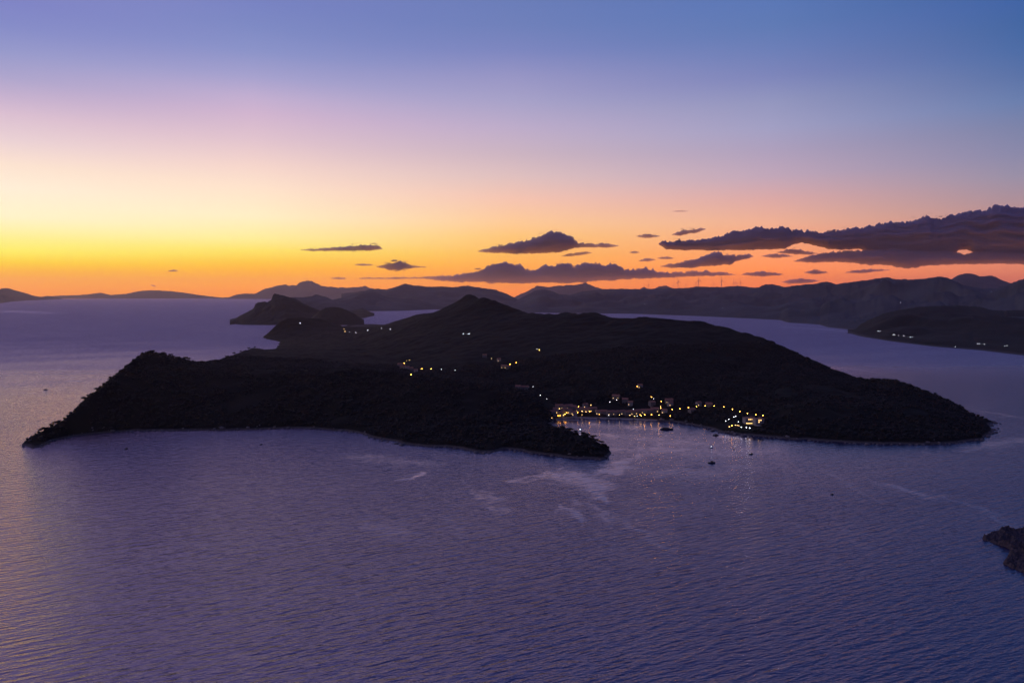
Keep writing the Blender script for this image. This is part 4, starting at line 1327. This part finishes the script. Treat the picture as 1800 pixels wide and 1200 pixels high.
hk = [make_house(11, 8, 5.8, M['wall']), make_house(9, 7, 5.8, M['plaster'], 1), make_house(14, 8, 5.8, M['wall'], 2)]
hu = [0, 0, 0]
HOUSES = [
    ('houses crowded at the left end of the bay', 'house crowded left of the bay',
     [(972, 725, 0), (977, 720, 1), (983, 714, 2), (984, 726, 0), (991, 715, 1), (992, 721, 0), (1000, 714, 2), (1001, 722, 1), (1008, 716, 0), (1010, 726, 1), (1019, 719, 2), (1029, 712, 1), (1031, 720, 0), (1042, 719, 2)]),
    ('houses in the waterfront row of the bay', 'house in the bay waterfront row',
     [(1052, 724, 1), (1062, 724, 0), (1073, 725, 2), (1083, 725, 0), (1094, 724, 1), (1103, 725, 0), (1113, 724, 2), (1122, 723, 0), (1132, 722, 1), (1142, 722, 0), (1151, 720, 2), (1168, 722, 1)]),
    ('scattered houses above the bay', 'house on the slope above the bay',
     [(1083, 697, 2), (1099, 703, 0), (1108, 708, 1), (1125, 678, 1), (1146, 708, 0), (1176, 704, 2), (1178, 709, 1), (1216, 721, 0), (1228, 709, 1), (1246, 711, 0)]),
    ('houses on the spur left of the village', 'house in the ridge clearing', [(911, 680, 0), (918, 681, 2), (926, 681, 1)]),
    ('hamlet houses in the inland valley', 'house of the inland valley hamlet', [(703, 641, 0), (708, 645, 2), (716, 646, 1), (722, 648, 0), (731, 651, 1), (852, 625, 0), (877, 632, 1), (886, 644, 2), (893, 645, 0)]),
]
for group, text, items in HOUSES:
    items = sorted(items)
    for i, (px, py, k) in enumerate(items):
        o = hk[k] if not hu[k] else copy_tree(hk[k])
        hu[k] += 1
        q = isl.drop(px, py, 4.0)
        o.location = (q[0], q[1], q[2])
        o.rotation_euler = (0, 0, random.uniform(-.45, .45))
        tag(o, f"{['small stone', 'small pale plastered', 'long stone'][k]} {text}, {ORD[i]} of {len(items)} from the left", 'house', group)


def make_hotel(px, py, n, label, terrace):
    """Three-storey block with a lit row of windows and a terrace."""
    q = isl.drop(px, py, 5.0)
    root = empty('hotel', (q[0], q[1], q[2]), .12)
    w, d, h = n * 3.2 + 2, 11, 9.2
    wl = MB()
    wl.box((0, 0, h / 2 - 2), (w, d, h + 4))
    wl.build('wall', M['plaster'], root)
    rf = MB()
    rf.box((0, 0, h + .18), (w + .8, d + .8, .34))
    rf.box((w * .25, 1, h + 1.1), (4, 3.4, 1.5))
    rf.build('roof', M['roof'], root)
    for st_ in range(3):
        for k in range(n):
            x = (k - (n - 1) / 2) * 3.2
            wm = MB()
            wm.box((x, -d / 2 - .05, 1.6 + st_ * 3.0), (1.5, .14, 1.9))
            on = (st_ == 2 and 0 < k < n - 1) or (st_ == 1 and terrace == 0 and k % 3 == 1)
            win = wm.build('window', M['lit_window'] if on else M['glass'], root)
            sl = MB()
            sl.box((x, -d / 2 - .07, .58 + st_ * 3.0), (1.8, .3, .12))
            sl.build('sill', M['stone'], win)
    te = MB()
    te.box((0, -d / 2 - 3.2, -.55), (w, 6.2, 1.1))
    te.build('terrace', M['stone'], root)
    if terrace:
        aw = MB()
        aw.box((0, -d / 2 - 2.6, 2.75), (w - 1, 4.6, .14))
        aw.build('awning', M['plaster'], root)
        lt = MB()
        lt.box((0, -d / 2 - .18, 1.35), (w - 2.5, .12, 1.7))
        lt.build('glass_front', M['lit_terrace'], root)
    tag(root, label, 'hotel', 'hotel blocks right of the bay')


make_hotel(1317, 738.5, 5, 'pale hotel block with lit upper windows and a bright yellow restaurant front', 1)
make_hotel(1333, 740, 4, 'pale hotel block with lit upper windows, right of the one with the yellow front', 0)


# ------------------------------------------------------------------ quay and jetties
def slab(name, pts, w, h, label, cat):
    b = MB()
    for (a, c_) in zip(pts[:-1], pts[1:]):
        a, c_ = np.array(a), np.array(c_)
        mid_ = (a + c_) / 2
        L = np.hypot(*(c_ - a)[:2])
        b.box((mid_[0], mid_[1], h / 2 - 1.2), (L + w * .2, w, h + 2.4), math.atan2((c_ - a)[1], (c_ - a)[0]))
    return tag(b.build(name, M['stone']), label, cat)


slab('stone_jetty', [S(978, 738.2), S(1017, 738.6)], 4.0, 1.3, 'low stone jetty reaching into the bay from its left end', 'jetty')
slab('waterfront_quay', [S(984, 735), S(1010, 734), S(1040, 735.4), S(1090, 736.6), S(1140, 738.6), S(1182, 739.4)], 6.0, 1.4, 'long stone quay along the village waterfront at the head of the bay', 'quay')
slab('boat_jetty', [S(1284, 757), S(1296, 762.5)], 3.5, 1.3, 'short stone jetty below the hotel terraces', 'jetty')


# ------------------------------------------------------------------ boats
def hull_mesh(L, B, H_, n=14, sheer=.25):
    v, f = [], []
    prof = [(-1.0, 1.0), (-.92, .55), (-.6, .02), (0, -.12)]
    for i in range(n + 1):
        s_ = i / n
        wdt = B / 2 * (1 - max(0, (s_ - .45) / .55) ** 2.2) * (.86 + .14 * min(1, s_ / .3))
        zt = H_ * (1 + sheer * s_ ** 2)
        ring = [(x * wdt, z) for x, z in prof] + [(-x * wdt, z) for x, z in reversed(prof[:-1])]
        for x, z in ring:
            v.append(((s_ - .5) * L, x, zt * z if z > 0 else H_ * z))
    k = 7
    for i in range(n):
        for j in range(k - 1):
            f.append((i * k + j, (i + 1) * k + j, (i + 1) * k + j + 1, i * k + j + 1))
        f.append((i * k, i * k + k - 1, (i + 1) * k + k - 1, (i + 1) * k))
    f.append(tuple(range(k)))
    f.append(tuple(n * k + j for j in range(k - 1, -1, -1)))
    b = MB()
    b.add(v, f)
    return b


def motorboat(px, py, L, rz, label, hm='hull_dark', lit=False, group='boats lying off the bay'):
    q = S(px, py)
    root = empty('motorboat', (q[0], q[1], 0.0), rz)
    B = L * .34
    H_ = L * .13
    hull_mesh(L, B, H_).build('hull', M[hm], root, False)
    c_ = MB()
    a, e, hh = -L * .12, L * .17, H_ + L * .17
    c_.add([(a, -B * .33, H_ * .95), (e + L * .06, -B * .3, H_ * .95), (e + L * .06, B * .3, H_ * .95), (a, B * .33, H_ * .95), (a, -B * .27, hh), (e, -B * .24, hh), (e, B * .24, hh), (a, B * .27, hh)],
           [(0, 1, 5, 4), (1, 2, 6, 5), (2, 3, 7, 6), (3, 0, 4, 7), (4, 5, 6, 7)])
    cb = c_.build('cabin', M['hull_white' if hm == 'hull_white' else 'deck'], root)
    ws = MB()
    ws.add([(e + L * .055, -B * .22, H_ + L * .045), (e + L * .055, B * .22, H_ + L * .045), (e + L * .022, B * .2, hh - L * .03), (e + L * .022, -B * .2, hh - L * .03)], [(0, 1, 2, 3)])
    ws.build('windscreen', M['glass'], cb)
    en = MB()
    en.box((-L * .5 - .15, 0, H_ * .7), (.45, .5, .9))
    en.build('outboard_motor', M['metal'], root)
    if lit:
        l_ = MB()
        l_.ball((-L * .05, 0, hh + .5), .35, 8, 6)
        l_.build('lamp', mat_emit('boat_lamp', COOL, 5), root)
    return tag(root, label, 'boat', group)


motorboat(80, 685, 8.5, .55, 'dark motorboat under way on the open water left of the island, trailing a wake', group='boats under way or anchored off the west shore')
motorboat(222, 789, 6.5, 1.25, 'dark small boat lying off the west shore in the pink lee water', group='boats under way or anchored off the west shore')
motorboat(459, 781, 4.5, .5, 'tiny boat close under the dark west shore', group='boats under way or anchored off the west shore')
motorboat(1250.5, 787, 5.5, .3, 'small white boat with a light in the middle of the bay mouth', 'hull_white', True)
motorboat(1290, 789.3, 5.0, 1.3, 'small dark boat seen end on right of the white boat')
motorboat(1320.5, 798, 6.0, .05, 'low dark boat farthest right in the bay mouth')
motorboat(1251, 813.3, 9.5, .03, 'larger dark boat lying broadside, nearest of those in the bay mouth')
motorboat(1258, 765, 9.0, -.05, 'dark boat moored broadside near the wooded shore')
motorboat(1252.5, 757.5, 7.5, .1, 'small boat tucked against the wooded shore right of the bay')
motorboat(1463, 868.5, 3.6, .1, 'tiny lone boat out on the dark blue water to the right', group='boats lying off the bay')


def excursion_boat(px, py, L, rz, label):
    q = S(px, py)
    root = empty('excursion_boat', (q[0], q[1], 0), rz)
    B, H_ = L * .24, 1.7
    hull_mesh(L, B, H_, sheer=.45).build('hull', M['hull_dark'], root)
    c_ = MB()
    c_.box((-L * .08, 0, H_ + .9), (L * .5, B * .62, 1.9))
    cb = c_.build('cabin', M['deck'], root)
    for k in range(6):
        w_ = MB()
        w_.box((-L * .08 + (k - 2.5) * L * .075, -B * .31 - .03, H_ + 1.1), (1.0, .1, .8))
        w_.build('window', M['glass'], cb)
    c_ = MB()
    c_.box((-L * .1, 0, H_ + 2.0), (L * .58, B * .72, .18))
    c_.build('roof', M['hull_dark'], root)
    c_ = MB()
    c_.tube([(L * .26, 0, H_ * 1.0), (L * .26, 0, H_ + 4.2)], [.12, .06], 6)
    c_.build('mast', M['wood'], root)
    return tag(root, label, 'boat', 'boats lying off the bay')


excursion_boat(1172, 754.5, 21, -.12, 'long low dark excursion boat anchored in the middle of the bay')


def yacht(px, py, L, mast, rz, label, lit):
    q = S(px, py)
    root = empty('sailing_yacht', (q[0], q[1], 0), rz)
    hull_mesh(L, L * .28, L * .09).build('hull', M['hull_white'], root)
    c_ = MB()
    c_.box((-L * .02, 0, L * .11), (L * .34, L * .15, L * .06))
    c_.build('cabin', M['hull_white'], root)
    c_ = MB()
    c_.tube([(L * .08, 0, L * .08), (L * .08, 0, mast)], [.2, .13], 6)
    ms = c_.build('mast', M['metal'], root)
    c_ = MB()
    c_.tube([(L * .08, .14, mast * .6), (L * .08, L * .07, mast * .61)], .05, 5)
    c_.tube([(L * .08, -.14, mast * .6), (L * .08, -L * .07, mast * .61)], .05, 5)
    c_.build('spreader', M['metal'], ms)
    c_ = MB()
    c_.tube([(L * .07, 0, L * .2), (-L * .34, 0, L * .19)], [.1, .09], 6)
    c_.tube([(L * .05, 0, L * .225), (-L * .3, 0, L * .215)], [.16, .16], 6)
    c_.build('boom', M['deck'], root)
    if lit:
        c_ = MB()
        c_.ball((-L * .3, 0, 2.6), .35, 8, 6)
        c_.build('lamp', mat_emit('anchor_lamp', COOL, 14), root)
    return tag(root, label, 'yacht', 'sailing yachts anchored in the bay')


yacht(1021, 756.0, 14, 17.5, 1.2, 'tall-masted sailing yacht half hidden behind the wooded tongue, white stern light', True)
yacht(1155, 757.5, 8, 9.5, 1.5, 'small sailing yacht with a bare mast left of the long excursion boat', False)


# ------------------------------------------------------------------ wind turbines on the mainland ridge
def make_turbine():
    root = empty('wind_turbine', (0, 0, 0))
    b = MB()
    b.tube([(0, 0, -12), (0, 0, 80)], [4.2, 2.6], 10)
    b.build('tower', M['turbine'], root)
    b = MB()
    b.box((0, .5, 81), (4.2, 9, 4.2))
    b.build('nacelle', M['turbine'], root)
    b = MB()
    b.ball((0, -5.2, 81), 2.2, 8, 6)
    hub = b.build('rotor', M['turbine'], root)
    for k in range(3):
        a = math.radians(90 + 120 * k + 8)
        b = MB()
        pts = [(math.cos(a) * r_, -5.4, 81 + math.sin(a) * r_) for r_ in (1.5, 10, 28, 46)]
        b.tube(pts, [1.8, 2.9, 2.2, 1.0], 6)
        b.build('blade', M['turbine'], hub)
    return root


tb = make_turbine()
TURB = [(1140, 500, 508), (1184.5, 502, 507.5), (1192, 494.5, 507), (1206, 500.5, 506.5), (1223.5, 497, 504.5), (1228.2, 491.5, 504.5), (1254.5, 499, 505), (1268.6, 492.5, 504.6), (1289.5, 497.5, 503.4), (1294, 499, 503.4),
        (1302, 495.5, 503.6)]
px_, py_, Dr_, zr_ = MR
for i, (px, top, base_y) in enumerate(TURB):
    o = tb if i == 0 else copy_tree(tb)
    D = float(np.interp(px, px_, Dr_))
    g = float(np.interp(px, px_, zr_))
    d = pix_dir(px, base_y)
    o.location = (d[0] / d[1] * D, D + 15, g - 3)
    want = at(px, top, D)[2] - g
    k = max(want, 62) / 84.0
    o.scale = (k, k, k)
    o.rotation_euler = (0, 0, random.uniform(-.5, .5))
    tag(o, f"{'tall' if base_y - top > 10 else 'small'} wind turbine on the mainland ridge, {ORD[i]} of {len(TURB)} from the left", 'wind turbine', 'wind turbines on the mainland ridge')
    for ch in o.children:
        if ch.name.startswith('rotor'):
            ch.rotation_euler = (0, 0, 0)

# ------------------------------------------------------------------ haze
hz = MB()
hz.box((0, 0, 625), (94000, 94000, 1350))
m, t, p = new_mat('haze_air')
t.nodes.remove(p)
pv = t.nodes.new('ShaderNodeVolumePrincipled')
pv.inputs['Color'].default_value = (1.0, 0.76, 0.80, 1)
pv.inputs['Density'].default_value = 1.65e-5
pv.inputs['Anisotropy'].default_value = 0.7
t.links.new(pv.outputs[0], t.nodes['Material Output'].inputs['Volume'])
M['haze'] = m
tag(hz.build('haze', m), 'thin evening haze over the sea', 'haze', kind='stuff')
